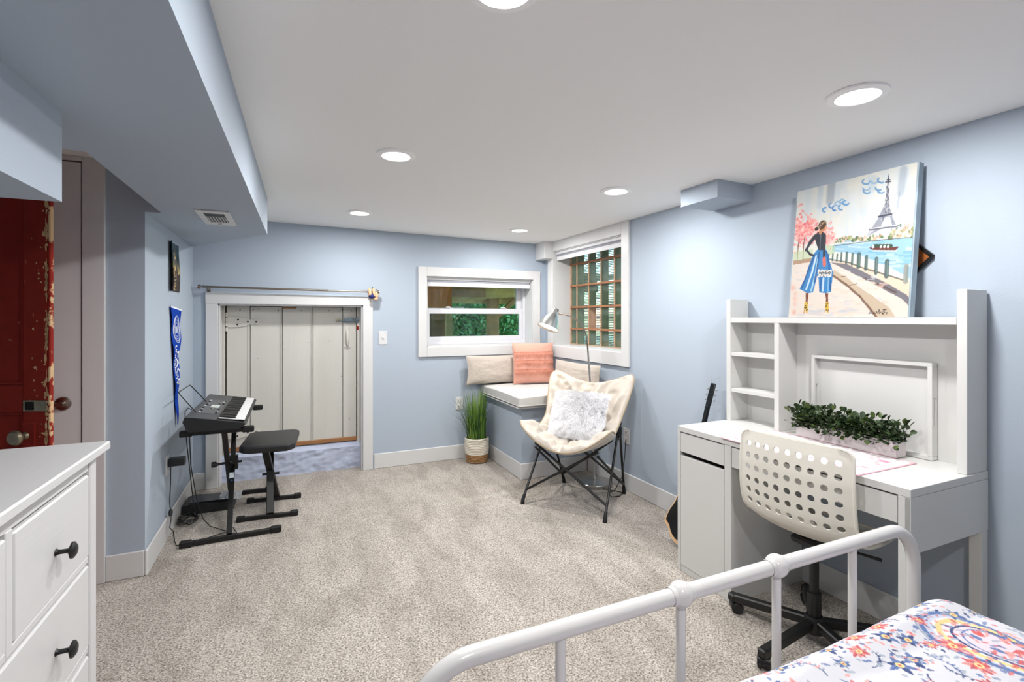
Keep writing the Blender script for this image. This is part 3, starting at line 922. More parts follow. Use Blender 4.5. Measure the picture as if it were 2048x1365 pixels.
# tower
G = (132, 136, 148); D_ = (70, 74, 88)
P.poly(h((812, 215), (826, 215), (832, 400), (828, 480), (782, 480), (792, 400)), G)
P.poly(h((815, 165), (822, 165), (828, 215), (808, 215)), D_)
P.line(h((796, 215), (838, 210)), .008, D_); P.line(h((806, 198), (834, 196)), .006, D_); P.line(h((818, 150), (819, 200)), .003, D_)
P.poly(h((790, 400), (828, 400), (850, 478), (905, 590), (860, 590), (836, 500), (800, 500), (790, 590), (640, 668), (740, 510), (760, 470)), (150, 154, 166))
P.poly(h((792, 505), (832, 505), (850, 575), (768, 578)), (212, 216, 218))
P.poly(h((668, 600), (752, 588), (700, 620), (650, 665), (640, 668)), (190, 194, 200))
for k in range(80):
    t = r_.random(); y = 220 + t * 370; hw = 8 + (t ** 3) * 75
    x = 812 + r_.uniform(-hw, hw) - t * 2
    if 505 < y < 578 and abs(x - 812) < 28: continue
    P.line(h((x, y), (x + r_.uniform(-10, 10), y + r_.uniform(10, 26))), .004, r_.choice([D_, (226, 226, 228), (96, 100, 116)]), .8)
P.line(h((738, 500), (850, 478)), .012, D_); P.line(h((670, 606), (905, 572)), .014, (110, 114, 126)); P.line(h((672, 598), (900, 566)), .005, (228, 228, 228))
P.poly(h((760, 600), (850, 592), (850, 606), (730, 640)), (232, 232, 226))
# boat
P.poly(h((668, 752), (690, 775), (890, 775), (922, 745), (860, 748)), (104, 52, 44)); P.poly(h((682, 750), (706, 725), (866, 722), (866, 752)), (52, 82, 66))
for x in (700, 768, 796, 826): P.blob(h((x, 745))[0], .009, .012, (228, 230, 222))
P.line(h((700, 782), (900, 780)), .008, (226, 238, 240), .8)
# pink trees
for k in range(420):
    a = r_.random()
    x, y = (r_.gauss(100, 42), r_.gauss(620, 72)) if a < .55 else ((r_.gauss(180, 35), r_.gauss(600, 42)) if a < .75 else (r_.gauss(325, 26), r_.gauss(670, 42)))
    P.blob(h((x, y))[0], r_.uniform(.008, .024), r_.uniform(.005, .013), r_.choice([(240, 140, 140), (248, 176, 172), (228, 108, 118), (252, 206, 200), (244, 160, 150)]), .75, r_.uniform(-1, 1))
for x0, x1 in ((74, 70), (120, 116)):
    P.line(h((x0 - 4, 870), (x0, 740), (x1 + 14, 660)), .008, (112, 78, 70))
P.poly(h((40, 800), (200, 770), (200, 850), (38, 868)), (176, 196, 140), .5); P.poly(h((300, 740), (380, 740), (380, 800), (300, 850)), (170, 196, 150), .6)
# ground
P.poly(h((35, 880), (200, 850), (340, 870), (520, 890), (1060, 1180), (1045, 1330), (5, 1330)), (224, 212, 202))
P.poly(h((38, 868), (220, 840), (220, 870), (36, 900)), (160, 120, 84), .8)
P.poly(h((340, 868), (460, 868), (700, 930), (900, 1000), (1058, 1040), (1055, 1190), (860, 1080), (620, 960)), (226, 204, 182))
P.poly(h((345, 880), (480, 890), (640, 960), (830, 1050), (990, 1140), (1050, 1210), (1045, 1270), (960, 1180), (800, 1100), (640, 1020), (440, 920)), (120, 116, 124))
P.line(h((640, 1010), (760, 1060), (900, 1120)), .014, (92, 74, 68), .8)
for k in range(120):                                    # paving dabs
    x = r_.uniform(30, 820); y = r_.uniform(930, 1320)
    P.line(h((x, y), (x + r_.uniform(24, 60), y + r_.uniform(-6, 10))), r_.uniform(.006, .016), r_.choice([(238, 226, 214), (196, 198, 206), (236, 200, 184), (214, 212, 214), (226, 190, 172)]), .55, .6)
for k in range(10):
    P.blob(h((r_.uniform(100, 620), r_.uniform(1270, 1320)))[0], .06, .012, (186, 192, 204), .6, 0, .6)
for k in range(8):
    P.blob(h((r_.uniform(10, 60), r_.uniform(1050, 1300)))[0], .03, .03, (228, 150, 128), .45, 0, .9)
P.poly(h((372, 940), (460, 985), (560, 1060), (700, 1150), (850, 1250), (900, 1328), (740, 1328), (620, 1180), (480, 1060), (366, 990)), (196, 178, 156))
P.line(h((366, 985), (480, 1060), (600, 1160), (720, 1300), (740, 1326)), .016, (112, 78, 60), .9)
P.line(h((400, 1000), (480, 990)), .004, (120, 96, 80)); P.line(h((500, 1070), (570, 1050)), .004, (120, 96, 80))
# railings
P.line(h((330, 850), (520, 885), (640, 930), (760, 960), (960, 1020)), .010, (60, 72, 66), .8)
for x, y0, y1, w in ((332, 800, 858, .009), (366, 798, 862, .013), (402, 805, 864, .014), (440, 790, 872, .016), (482, 792, 880, .020), (530, 800, 892, .022), (584, 802, 912, .032), (648, 820, 930, .026), (732, 835, 960, .030), (820, 858, 988, .034), (986, 900, 1030, .036)):
    P.line(h((x, y0 + 10), (x - 4, y1)), w, (74, 96, 96) if x < 900 else (150, 152, 146), .95)
    P.line(h((x + 5, y0 + 12), (x + 2, y1 - 6)), w * .3, (120, 140, 136), .7)
# woman
Sk = (196, 132, 96)
P.poly(h((145, 1130), (170, 1130), (163, 1210), (148, 1210)), (120, 64, 44)); P.poly(h((305, 1130), (334, 1130), (332, 1215), (318, 1215)), (120, 64, 44))
for x in (148, 322):
    P.poly(h((x - 14, 1205), (x + 18, 1205), (x + 16, 1270), (x + 14, 1296), (x + 4, 1296), (x - 2, 1262), (x - 12, 1298), (x - 16, 1296)), (214, 178, 70))
    for k in range(9): P.blob(h((x + r_.uniform(-12, 14), r_.uniform(1212, 1280)))[0], .005, .005, (40, 30, 24))
    P.line(h((x - 14, 1275), (x - 14, 1298)), .006, (150, 40, 30))
P.poly(h((238, 772), (302, 768), (322, 800), (345, 880), (370, 960), (355, 1120), (310, 1132), (258, 1124), (250, 1010), (238, 990), (205, 1125), (160, 1132), (92, 1100), (130, 1020), (170, 900), (205, 810)), (56, 128, 186))
for pts, c in (([(225, 830), (195, 960), (150, 1100)], (206, 226, 240)), ([(240, 850), (222, 980), (190, 1110)], (168, 208, 232)), ([(215, 820), (160, 960), (110, 1090)], (28, 84, 148)),
               ([(250, 800), (240, 900), (215, 1040)], (24, 76, 140)), ([(310, 790), (335, 900), (350, 1100)], (28, 84, 148)), ([(290, 1010), (285, 1110)], (200, 222, 238)), ([(270, 1010), (264, 1110)], (34, 92, 156)), ([(335, 1000), (330, 1110)], (120, 176, 216))):
    P.line(h(*pts), .016, c, .85)
P.poly(h((236, 632), (268, 626), (300, 642), (306, 700), (300, 778), (244, 780), (222, 720), (208, 668)), (42, 46, 58))
P.line(h((214, 668), (168, 730), (142, 780)), [.034, .026], (42, 46, 58)); P.line(h((138, 775), (180, 815), (200, 822)), .018, (42, 46, 58)); P.line(h((296, 660), (292, 780), (292, 850)), .022, (52, 56, 68))
P.line(h((262, 650), (258, 770)), .008, (110, 112, 122), .8)
P.line(h((292, 850), (296, 900)), .028, (214, 110, 90))
P.poly(h((244, 936), (360, 940), (358, 996), (244, 1000)), (214, 214, 214))
for k in range(60): P.blob(h((r_.uniform(246, 358), r_.uniform(940, 998)))[0], .004, .004, r_.choice([(40, 40, 44), (90, 90, 96), (236, 236, 236)]))
P.line(h((256, 966), (345, 968)), .012, (60, 60, 60), .8)
P.line(h((262, 600), (258, 636)), .03, Sk)
P.blob(h((282, 596))[0], .034, .030, Sk); P.blob(h((272, 572))[0], .042, .036, (84, 60, 44), 1, .5); P.blob(h((226, 606))[0], .020, .017, (58, 40, 30))
for k in range(5): P.line(h((236 + k * 5, 604 - k * 2), (262 + k * 7, 560), (300 + k * 2, 546 + k * 5)), .005, r_.choice([(176, 138, 100), (40, 26, 20), (206, 176, 140)]), .8)
P.line(h((298, 590), (306, 600)), .008, (236, 170, 130))
# scrawled signature
sig = [(672, 1300), (700, 1285), (690, 1270), (678, 1296), (712, 1298), (722, 1282), (734, 1298), (742, 1280), (752, 1298), (762, 1262), (764, 1298), (776, 1282), (786, 1298), (800, 1266), (790, 1264), (822, 1262)]
P.line(h(*sig), .004, (60, 50, 50)); P.line(h((806, 1266), (800, 1306), (788, 1300), (812, 1284), (820, 1296), (834, 1284), (822, 1312)), .004, (60, 50, 50))
P.a *= .70
print_grid('picture', P, lambda U, V: cpos(U, V, .0012), 290, 350, M['print'], cv)

df = thing('picture_frame', 'small amber wooden frame hung cornerwise behind the canvas painting', 'picture frame', (2.325, 1.22, 1.56))
q = B()
hd_ = .118
for k in range(4):
    a0, a1 = k * PI / 2, (k + 1) * PI / 2
    q.bar((2.326, 1.215 + hd_ * .94 * math.cos(a0), 1.555 + hd_ * .94 * math.sin(a0)), (2.326, 1.215 + hd_ * .94 * math.cos(a1), 1.555 + hd_ * .94 * math.sin(a1)), .012, .014, .001, up=(1, 0, 0))
q.build('moulding', M['black'], df)
B().prism([(1.215 + .1 * math.cos(k * PI / 2), 1.555 + .1 * math.sin(k * PI / 2)) for k in range(4)], 2.325, 2.331, 'yz').build('panel', M['woodframe'], df)

# tray standing on its long edge
ty = thing('serving_tray', 'white rectangular serving tray propped upright inside the desk hutch', 'tray', (2.295, 1.32, .7505))
TX0, TX1, TY0, TY1, TZ0, TZ1 = 2.276, 2.314, 1.083, 1.572, .7510, 1.133
B().box((TX0, TY0, TZ0), (TX1, TY1, TZ0 + .016), .002).build('rim', W, ty)
B().box((TX0, TY0, TZ1 - .016), (TX1, TY1, TZ1), .002).build('rim', W, ty)
B().box((TX1 - .007, TY0 + .01, TZ0 + .01), (TX1 - .001, TY1 - .01, TZ1 - .01)).build('base', M['white'], ty)
for ya in (TY0, TY1 - .016):
    q = B()                                             # end board with a long slot for the hand
    z0, z1, s0, s1 = TZ0 + .016, TZ1 - .016, .885, .995
    q.box((TX0, ya, z0), (TX1, ya + .016, s0), .001).box((TX0, ya, s1), (TX1, ya + .016, z1), .001)
    q.box((TX0, ya, s0), (TX0 + .013, ya + .016, s1), .001).box((TX1 - .013, ya, s0), (TX1, ya + .016, s1), .001)
    q.build('end_board', W, ty)

# desk mat with flowers
dm = Paint(420, 250, (238, 232, 234), (1.09, 1.70, 1.828, 2.186))
for k in range(46):
    c = (r_.uniform(1.11, 1.68), r_.uniform(1.85, 2.15)); s = r_.uniform(.012, .03)
    for j in range(7):
        a = r_.uniform(0, 6.28)
        dm.blob((c[0] + s * .7 * math.cos(a), c[1] + s * .7 * math.sin(a)), s * .5, s * .35, r_.choice([(236, 170, 190), (226, 130, 160), (246, 206, 214), (180, 196, 176), (200, 190, 206)]), .6, a, .5)
dm.blob((1.155, 2.10), .03, .022, (228, 110, 150), .8, 0, .6)
dm.line([(1.093, 1.831), (1.093, 2.183), (1.697, 2.183), (1.697, 1.831), (1.093, 1.831)], .012, (232, 186, 196))
dm.line([(1.13, 2.13), (1.66, 2.13)], .014, (240, 200, 208), .6)
q = B(); q.box((1.826, 1.088, .7503), (2.184, 1.702, .7518), .0005)
mt = q.build('desk_mat', M['piping'])
mt.data.materials[0] = mat('pink_mat_edge', (196, 150, 166), .6)
tag(mt, 'thin white desk mat with pink flowers and a pink border', 'desk mat')
dm.a *= .86
print_grid('mat_print', dm, lambda U, V: np.stack([V, U, 0 * U + .7522], -1), 300, 180, M['print'], mt)

# boxwood planter
pt = thing('boxwood_planter', 'long whitewashed planter box of small-leaved green boxwood on the desk', 'plant', (2.23, 1.365, .7525))
PX0, PX1, PY0, PY1 = 2.186, 2.252, 1.160, 1.585
q = B()
q.box((PX0, PY0, .7526), (PX0 + .006, PY1, .818), .001).box((PX1 - .006, PY0, .7526), (PX1, PY1, .818), .001)
q.box((PX0 + .006, PY0, .7526), (PX1 - .006, PY0 + .006, .818), .001).box((PX0 + .006, PY1 - .006, .7526), (PX1 - .006, PY1, .818), .001)
q.box((PX0 + .006, PY0 + .006, .7526), (PX1 - .006, PY1 - .006, .757))
q.build('box', M['planter'], pt)
B().box((PX0 + .007, PY0 + .007, .79), (PX1 - .007, PY1 - .007, .806)).build('moss', M['soil'], pt)
lm = [leaf_mesh('boxwood_leaf', .025, .018, m) for m in (M['leaf_a'], M['leaf_b'], M['leaf_c'])]
leaf_cloud('inner_leaves', pt, [M['leaf_a'], M['leaf_b']], np.array([2.203, 1.372, .842]), np.array([.075, .44, .070]), 1500, .021, .015, 11, kind='stuff')
rl = random.Random(3)
for k in range(300):
    a = rl.uniform(-.9, PI + .9); yy = rl.uniform(PY0 - .025, PY1 + .02)
    lump = 1 + .16 * math.sin((yy - PY0) * 30)
    rx, rz = .058 * lump, .052 * lump
    cx, czz = 2.207, .840
    p = (cx + rx * math.cos(a), yy, max(czz + rz * math.sin(a), .775))
    if p[2] < .83 and PX0 - .012 < p[0] < PX1 + .006: p = (PX0 - .016, p[1], p[2])
    if p[0] > 2.232: p = (2.232, p[1], p[2])
    out = Vector((math.cos(a), rl.uniform(-.9, .9), math.sin(a) + .35)).normalized()
    rq = out.to_track_quat('Y', 'Z').to_euler()
    rq.rotate_axis('Y', rl.uniform(-1.2, 1.2))
    inst('leaf', rl.choice(lm + [lm[0]]), pt, p, rq, [rl.uniform(.8, 1.25)] * 3)

# ---------------- swivel chair at the desk
oc = thing('swivel_chair', 'cream perforated plastic swivel chair on a black five-star base at the desk', 'chair', (1.915, 1.31, 0))
F = Vector((.9944, .1057)); S = Vector((.1057, -.9944))       # forward, towards the bed
C = (1.915, 1.31)
prof = [(-.178, .846), (-.184, .80), (-.189, .72), (-.187, .64), (-.178, .57), (-.158, .512), (-.122, .472), (-.07, .452), (0, .443), (.08, .441), (.15, .445), (.20, .444), (.228, .430)]
plen = [0]
for a, b in zip(prof[:-1], prof[1:]): plen.append(plen[-1] + math.hypot(b[0] - a[0], b[1] - a[1]))
PL = plen[-1]
def shell(s, l, o=0.0):
    """s in metres across, l arc length from the top of the back; rounded outline, sides wrapping inwards"""
    l = max(0, min(PL, l))
    for i in range(len(plen) - 1):
        if l <= plen[i + 1] + 1e-9: break
    t = (l - plen[i]) / (plen[i + 1] - plen[i])
    f = prof[i][0] + t * (prof[i + 1][0] - prof[i][0]); z = prof[i][1] + t * (prof[i + 1][1] - prof[i][1])
    d = Vector((prof[i + 1][0] - prof[i][0], prof[i + 1][1] - prof[i][1])).normalized()
    nrm = Vector((-d.y, d.x))                                  # towards the sitter
    if nrm.x + nrm.y < 0: nrm = -nrm
    u = s / .215
    e = .034 * abs(u) ** 2.4
    return off(C, f + nrm.x * e, s, F, S, z + nrm.y * e)
def halfw(l):
    a = min(l, PL - l)
    w = .214
    if a < .035: w -= .035 * (1 - math.sqrt(max(0, 1 - ((.035 - a) / .035) ** 2)))
    return w + .006 * math.sin(PI * l / PL)
sh = bmesh.new()
cache = {}
def sv(s, l):
    k = (round(s, 5), round(l, 5))
    if k not in cache: cache[k] = sh.verts.new(shell(*k))
    return cache[k]
NC = 9
def rows_for(l0, l1, n): return [l0 + (l1 - l0) * i / n for i in range(n + 1)]
hl0, hl1 = .028, .322          # holes in the back
sl0, sl1 = .475, .645          # holes in the seat
lev = [0, .004, .010, .018] + rows_for(hl0, hl1, 6) + [.345, .37, .40, .43, .455] + rows_for(sl0, sl1, 4) + [PL - .03, PL - .02, PL - .012, PL - .004, PL]
lev = sorted(set(round(x, 5) for x in lev))
def colx(i, l): return -1 + 2 * i / NC
def inner(l): return halfw(l) - .022
def spt(i, l): return (-1 + 2 * i / NC) * inner(l)
HS = 16
for a, b in zip(lev[:-1], lev[1:]):
    holes = (hl0 - 1e-4 <= a and b <= hl1 + 1e-4) or (sl0 - 1e-4 <= a and b <= sl1 + 1e-4)
    for i in range(NC):
        if not holes:
            c4 = [sv(spt(i, a), a), sv(spt(i + 1, a), a), sv(spt(i + 1, b), b), sv(spt(i, b), b)]
            sh.faces.new(c4)
        else:
            # square ring subdivided to match the hole
            sq = []
            for k in range(HS):
                t = k / HS * 4
                e, r = int(t), t - int(t)
                x, y = [(r, 0), (1, r), (1 - r, 1), (0, 1 - r)][e]
                sq.append((x, y))
            cs, cl = (spt(i, a) + spt(i + 1, a) + spt(i, b) + spt(i + 1, b)) / 4, (a + b) / 2
            ring_o = [sv(spt(i, a + y * (b - a)) * (1 - x) + spt(i + 1, a + y * (b - a)) * x, a + y * (b - a)) for x, y in sq]
            R = min((b - a), abs(spt(1, cl) - spt(0, cl))) * .29
            ring_i = []
            for x, y in sq:
                ang = math.atan2(y - .5, x - .5)
                ring_i.append(sv(cs + R * math.cos(ang), cl + R * math.sin(ang)))
            for k in range(HS):
                sh.faces.new((ring_o[k], ring_o[(k + 1) % HS], ring_i[(k + 1) % HS], ring_i[k]))
    def edge_pts(sg, l):
        return [(sg * (inner(l) + (halfw(l) - inner(l)) * t), l) for t in (0, .5, 1)]
    hs = [a, b] if not holes else [a + (b - a) * k / 4 for k in range(5)]
    for l0, l1 in zip(hs[:-1], hs[1:]):
        for sg in (-1, 1):
            p0, p1 = edge_pts(sg, l0), edge_pts(sg, l1)
            for k in range(2):
                sh.faces.new((sv(*p0[k]), sv(*p0[k + 1]), sv(*p1[k + 1]), sv(*p1[k])))
bmesh.ops.recalc_face_normals(sh, faces=sh.faces[:])
q = B(); me_ = bpy.data.meshes.new('t'); sh.to_mesh(me_); sh.free(); q.bm.from_mesh(me_)
so_ = q.build('seat_shell', M['shell'], oc, smooth=True, angle=60)
md = so_.modifiers.new('thick', 'SOLIDIFY'); md.thickness = .005; md.offset = 0
es = so_.modifiers.new('crisp', 'EDGE_SPLIT'); es.split_angle = math.radians(40)
# rolled rim around the shell
rim = B()
pts = [shell(-halfw(l), l) for l in lev[1:]] 
loop = [shell(-halfw(l), l) for l in lev] + [shell(halfw(l), l) for l in reversed(lev)]
loop.append(loop[0])
rim.tube(loop, .0065, 8, cap=False)
rim.build('rim', M['shell'], so_, smooth=True)
q = B(); q.box((C[0] - .075, C[1] - .055, .408), (C[0] + .09, C[1] + .055, .438), .01).build('seat_plate', M['blackplastic'], oc)
B().lathe([(.024, .09), (.026, .20), (.026, .21), (.017, .212), (.017, .405)], (C[0], C[1], 0), (0, 0, 1), 24).build('gas_lift', M['black'], oc, smooth=True)
B().tube([(1.94, 1.25, .415), (1.985, 1.17, .408), (2.02, 1.12, .400)], [.005, .005, .007], 10).build('lever', M['black'], oc, smooth=True)
hb = B().lathe([(0, .118), (.030, .118), (.036, .105), (.042, .07), (.040, .055), (0, .055)], (C[0], C[1], 0), (0, 0, 1), 24).build('hub', M['black'], oc, smooth=True)
for k in range(5):
    a = math.radians(112 + 72 * k)
    dx_, dy_ = math.cos(a), math.sin(a)
    q = B()
    p0 = V3(C[0] + dx_ * .02, C[1] + dy_ * .02, .09); p1 = V3(C[0] + dx_ * .315, C[1] + dy_ * .315, .066)
    q.bar(p0, p1, .034, .036, .005)
    q.box((p1.x - .018, p1.y - .018, .05), (p1.x + .018, p1.y + .018, .084), .006)
    leg = q.build('base_arm', M['black'], oc)
    ca = a + .6
    w = B()
    axd = Vector((-math.sin(ca), math.cos(ca), 0)); cx_, cy_ = p1.x - math.cos(ca) * .014, p1.y - math.sin(ca) * .014
    for sg in (-1, 1):
        w.lathe([(0, -.009), (.020, -.009), (.0245, -.005), (.0245, .006), (.019, .009), (.012, .007), (0, .009)], (cx_ + axd.x * sg * .014, cy_ + axd.y * sg * .014, .0252), axd * sg, 24)
    cs_ = w.build('caster', M['blackplastic'], oc, smooth=True)
    h_ = B()
    h_.lathe([(.027, -.022), (.028, .0), (.027, .022)], (cx_, cy_, .027), axd, 24)
    for v in list(h_.bm.verts):
        if v.co.z < .027: h_.bm.verts.remove(v)
    h_.tube([(p1.x, p1.y, .035), (p1.x, p1.y, .06)], .008, 10)
    h_.build('caster_hood', M['black'], cs_, smooth=True)

# ---------------- bed: white metal foot end, mattress and quilt
bd = thing('metal_bed', 'white tubular metal bed frame with round ball joints on the foot rail', 'bed', (.85, -.25, 0))
YB_, ZR = .772, .749
BXL, BXR = .168, 1.534
hp_ = []
def arc(cx, cz_, r, a0, a1, n=12): return [(cx + r * math.cos(a0 + (a1 - a0) * k / n), YB_, cz_ + r * math.sin(a0 + (a1 - a0) * k / n)) for k in range(n + 1)]
rc = .105
hp_ = [(BXL, YB_, .02)] + arc(BXL + rc, ZR - rc, rc, PI, PI / 2) + arc(BXR - rc, ZR - rc, rc, PI / 2, 0) + [(BXR, YB_, .02)]
B().tube(hp_, .0162, 24).build('foot_hoop', M['white_metal'], bd, smooth=True)
B().tube([(BXL, YB_, .30), (BXR, YB_, .30)], .013, 16).build('lower_rail', M['white_metal'], bd, smooth=True)
for x in (.441, .720, 1.000, 1.272):
    s = B().tube([(x, YB_, .30), (x, YB_, ZR)], .0098, 16).build('spindle', M['white_metal'], bd, smooth=True)
for x in (.720, 1.000):
    q = B(); q.ball((x, YB_, ZR), .0255, 32, 18)
    q.lathe([(.0172, -.027), (.0185, -.024), (.0185, .024), (.0172, .027)], (x, YB_, ZR), (1, 0, 0), 24)
    q.build('ball_joint', M['white_metal'], bd, smooth=True)
for x in (BXL + .02, BXR - .02):
    B().box((x - .008, -1.25, .27), (x + .008, YB_, .31), .003).build('side_rail', M['white_metal'], bd)
for x in (BXL, BXR):
    B().tube([(x, -1.27, .0), (x, -1.27, 1.0)], .016, 16).build('head_post', M['white_metal'], bd, smooth=True)
    B().lathe([(0, 0), (.022, 0), (.022, .022), (.0165, .026)], (x, YB_, 0), (0, 0, 1), 20).build('foot_cap', M['white_metal'], bd, smooth=True)
B().tube([(BXL, -1.27, 1.0), (BXR, -1.27, 1.0)], .016, 16).build('head_rail', M['white_metal'], bd, smooth=True)
ms = B().box((.215, -1.24, .311), (1.487, .685, .56), .04, seg=3).build('mattress', M['grey_cush'], smooth=True)
tag(ms, 'thick mattress lying on the white metal bed under the quilt', 'mattress')
QX0, QX1, QY1, QZ = .17, 1.500, .722, .618
def fold(s, lo, hi, r):
    """arc-length folded over both ends: returns coordinate and drop"""
    s = np.asarray(s, float)
    x = np.clip(s, lo + r, hi - r); d = np.zeros_like(s)
    for sg, e in ((1, hi), (-1, lo)):
        q = sg * (s - (e - sg * r))
        m1 = (q > 0) & (q < r * PI / 2); th = np.clip(q / r, 0, PI / 2)
        x = np.where(q > 0, (e - sg * r) + sg * r * np.sin(th), x); d = np.where(q > 0, r * (1 - np.cos(th)), d)
        d = np.where(q > r * PI / 2, r + (q - r * PI / 2), d)
    return x, d
QD = (QX0 - .17, QX1 + .17, -1.2, QY1 + .16)
Q = Paint(1500, 1900, (194, 194, 200), QD)
rq_ = random.Random(21)
BL, BD, RD, PK, GY, YL = (92, 112, 156), (54, 70, 112), (190, 92, 92), (212, 144, 138), (148, 156, 170), (214, 192, 136)
def petal(c, L, w, a, col, al=.95):
    n = 10
    pts = []
    for k in range(n + 1): pts.append((k / n * L, w * math.sin(PI * (k / n) ** .8)))
    for k in range(n - 1, 0, -1): pts.append((k / n * L, -w * math.sin(PI * (k / n) ** .8)))
    Q.poly([(c[0] + x * math.cos(a) - y * math.sin(a), c[1] + x * math.sin(a) + y * math.cos(a)) for x, y in pts], col, al)
def bloom(c, R, col, col2, n=10):
    for k in range(7):
        a = rq_.uniform(0, 6.28); petal((c[0] + R * 1.05 * math.cos(a), c[1] + R * 1.05 * math.sin(a)), R * .5, R * .12, a + 1.2, rq_.choice([BL, BD, GY, PK]), .9)
    for k in range(n):
        a = k * 2 * PI / n + rq_.uniform(-.2, .2)
        petal(c, R * rq_.uniform(.7, 1.1), R * .22, a, col if k % 2 else col2)
        Q.line([c, (c[0] + R * .8 * math.cos(a), c[1] + R * .8 * math.sin(a))], .0015, BD, .6)
    Q.blob(c, R * .28, R * .28, YL); Q.blob(c, R * .12, R * .12, RD)
def sprig(c, L, a, col):
    pts = [(c[0] + L * t * math.cos(a + .9 * t), c[1] + L * t * math.sin(a + .9 * t)) for t in np.linspace(0, 1, 9)]
    Q.line(pts, .003, BD, .9)
    for k in range(2, 9):
        for sg in (-1, 1): petal(pts[k], L * .16, L * .035, a + .9 * k / 8 + sg * .9, col if k % 2 else GY)
def paisley(c, L, a, flip=1):
    def outline(sc):
        pts = []
        for k in range(40):
            t = k / 39 * 2 * PI
            r = (1 - math.cos(t)) / 2
            x = r ** .8 * 1.0; y = .36 * math.sin(t) * (r ** .5)
            bend = .45 * (1 - x) ** 2 * flip
            X, Y = (x - .5) * L * sc, (y + bend - .05 * flip) * L * sc
            pts.append((c[0] + X * math.cos(a) - Y * math.sin(a), c[1] + X * math.sin(a) + Y * math.cos(a)))
        return pts
    Q.poly(outline(1.0), (178, 188, 208), .9); Q.poly(outline(.88), (210, 208, 214)); Q.poly(outline(.66), (196, 176, 186), .6)
    for sc, col, w in ((1.06, GY, .004), (1.0, BL, .010), (.88, None, 0), (.80, YL, .011), (.66, BD, .006), (.55, BL, .004)):
        o = outline(sc)
        if col: Q.line(o + [o[0]], w, col, .95)
    o = outline(.72)
    for k in range(0, 40, 2): Q.blob(o[k], .006, .006, RD if k % 4 else PK, .9)
    o = outline(.93)
    for k in range(0, 40, 1): Q.blob(o[k], .0035, .0035, PK if k % 3 else RD, .8)
    cc_ = outline(.35)
    for k in range(0, 40, 4): petal(cc_[k], L * .09, L * .025, rq_.uniform(0, 6.28), rq_.choice([RD, PK, BL]))
    o = outline(1.1)
    for k in range(0, 40, 3): petal(o[k], L * .06, L * .018, rq_.uniform(0, 6.28), rq_.choice([BL, GY, BD, PK]), .9)
for (x, y, L, a, f) in ((1.36, .50, .30, 2.2, 1), (1.06, .40, .22, .6, -1), (1.30, .18, .30, 4.0, 1), (.72, .45, .26, 1.1, 1), (.86, .05, .30, 2.8, -1), (1.25, -.4, .30, 1.0, 1), (.5, .1, .3, .3, 1), (.7, -.5, .3, 2.1, -1), (1.2, -.9, .3, 3.1, 1), (.4, -.8, .3, 5.1, 1)):
    paisley((x, y), L, a, f)
occ = []
for k in range(3600):
    c = (rq_.uniform(QD[0], QD[1]), rq_.uniform(-1.2, QD[3])); 
    ok = all((c[0] - x) ** 2 + (c[1] - y) ** 2 > (R + .011) ** 2 for x, y, R in occ) and all((c[0] - x) ** 2 + (c[1] - y) ** 2 > (L * .44) ** 2 for (x, y, L, a, f) in ((1.36, .50, .26, 0, 0), (1.06, .40, .2, 0, 0), (1.30, .18, .3, 0, 0), (.72, .45, .26, 0, 0), (.86, .05, .3, 0, 0)))
    if not ok: continue
    t = rq_.random(); R = rq_.uniform(.012, .030)
    occ.append((c[0], c[1], R))
    if t < .36: bloom(c, R, RD, PK)
    elif t < .60: bloom(c, R, BL, BD, 6)
    elif t < .74: bloom(c, R, GY, BL, 7)
    else: sprig(c, R * 2.2, rq_.uniform(0, 6.28), rq_.choice([BL, BD, PK]))
for k in range(9000):
    c = (rq_.uniform(QD[0], QD[1]), rq_.uniform(-.6, QD[3]))
    if all((c[0] - x) ** 2 + (c[1] - y) ** 2 > (R + .006) ** 2 for x, y, R in occ) and rq_.random() < .8: petal(c, rq_.uniform(.010, .024), .0036, rq_.uniform(0, 6.28), rq_.choice([BL, PK, GY, RD]), .8)
def qpos(U, V):
    x, dxx = fold(U, QX0, QX1, .06)
    y, dyy = fold(V, -1.4, QY1, .085)
    puff = .0035 * np.abs(np.sin(U * 21)) ** .5 + .0035 * np.abs(np.sin(V * 21)) ** .5
    wob = .006 * np.sin(U * 7 + 1) * np.sin(V * 6)
    z = QZ - dxx - dyy + puff + wob
    return np.stack([x + .004 * np.sin(V * 17), y, np.maximum(z, .33)], -1)
us = np.concatenate([np.linspace(QD[0], .60, 40), np.linspace(.6024, QD[1], 520)])
vs = np.concatenate([np.linspace(-1.2, 0, 50), np.linspace(.003, QD[3], 400)])
ql = print_grid('quilt', Q, qpos, 0, 0, M['print_cloth'], None, us, vs)
tag(ql, 'white cotton quilt with blue and coral paisley flowers spread over the bed', 'quilt')

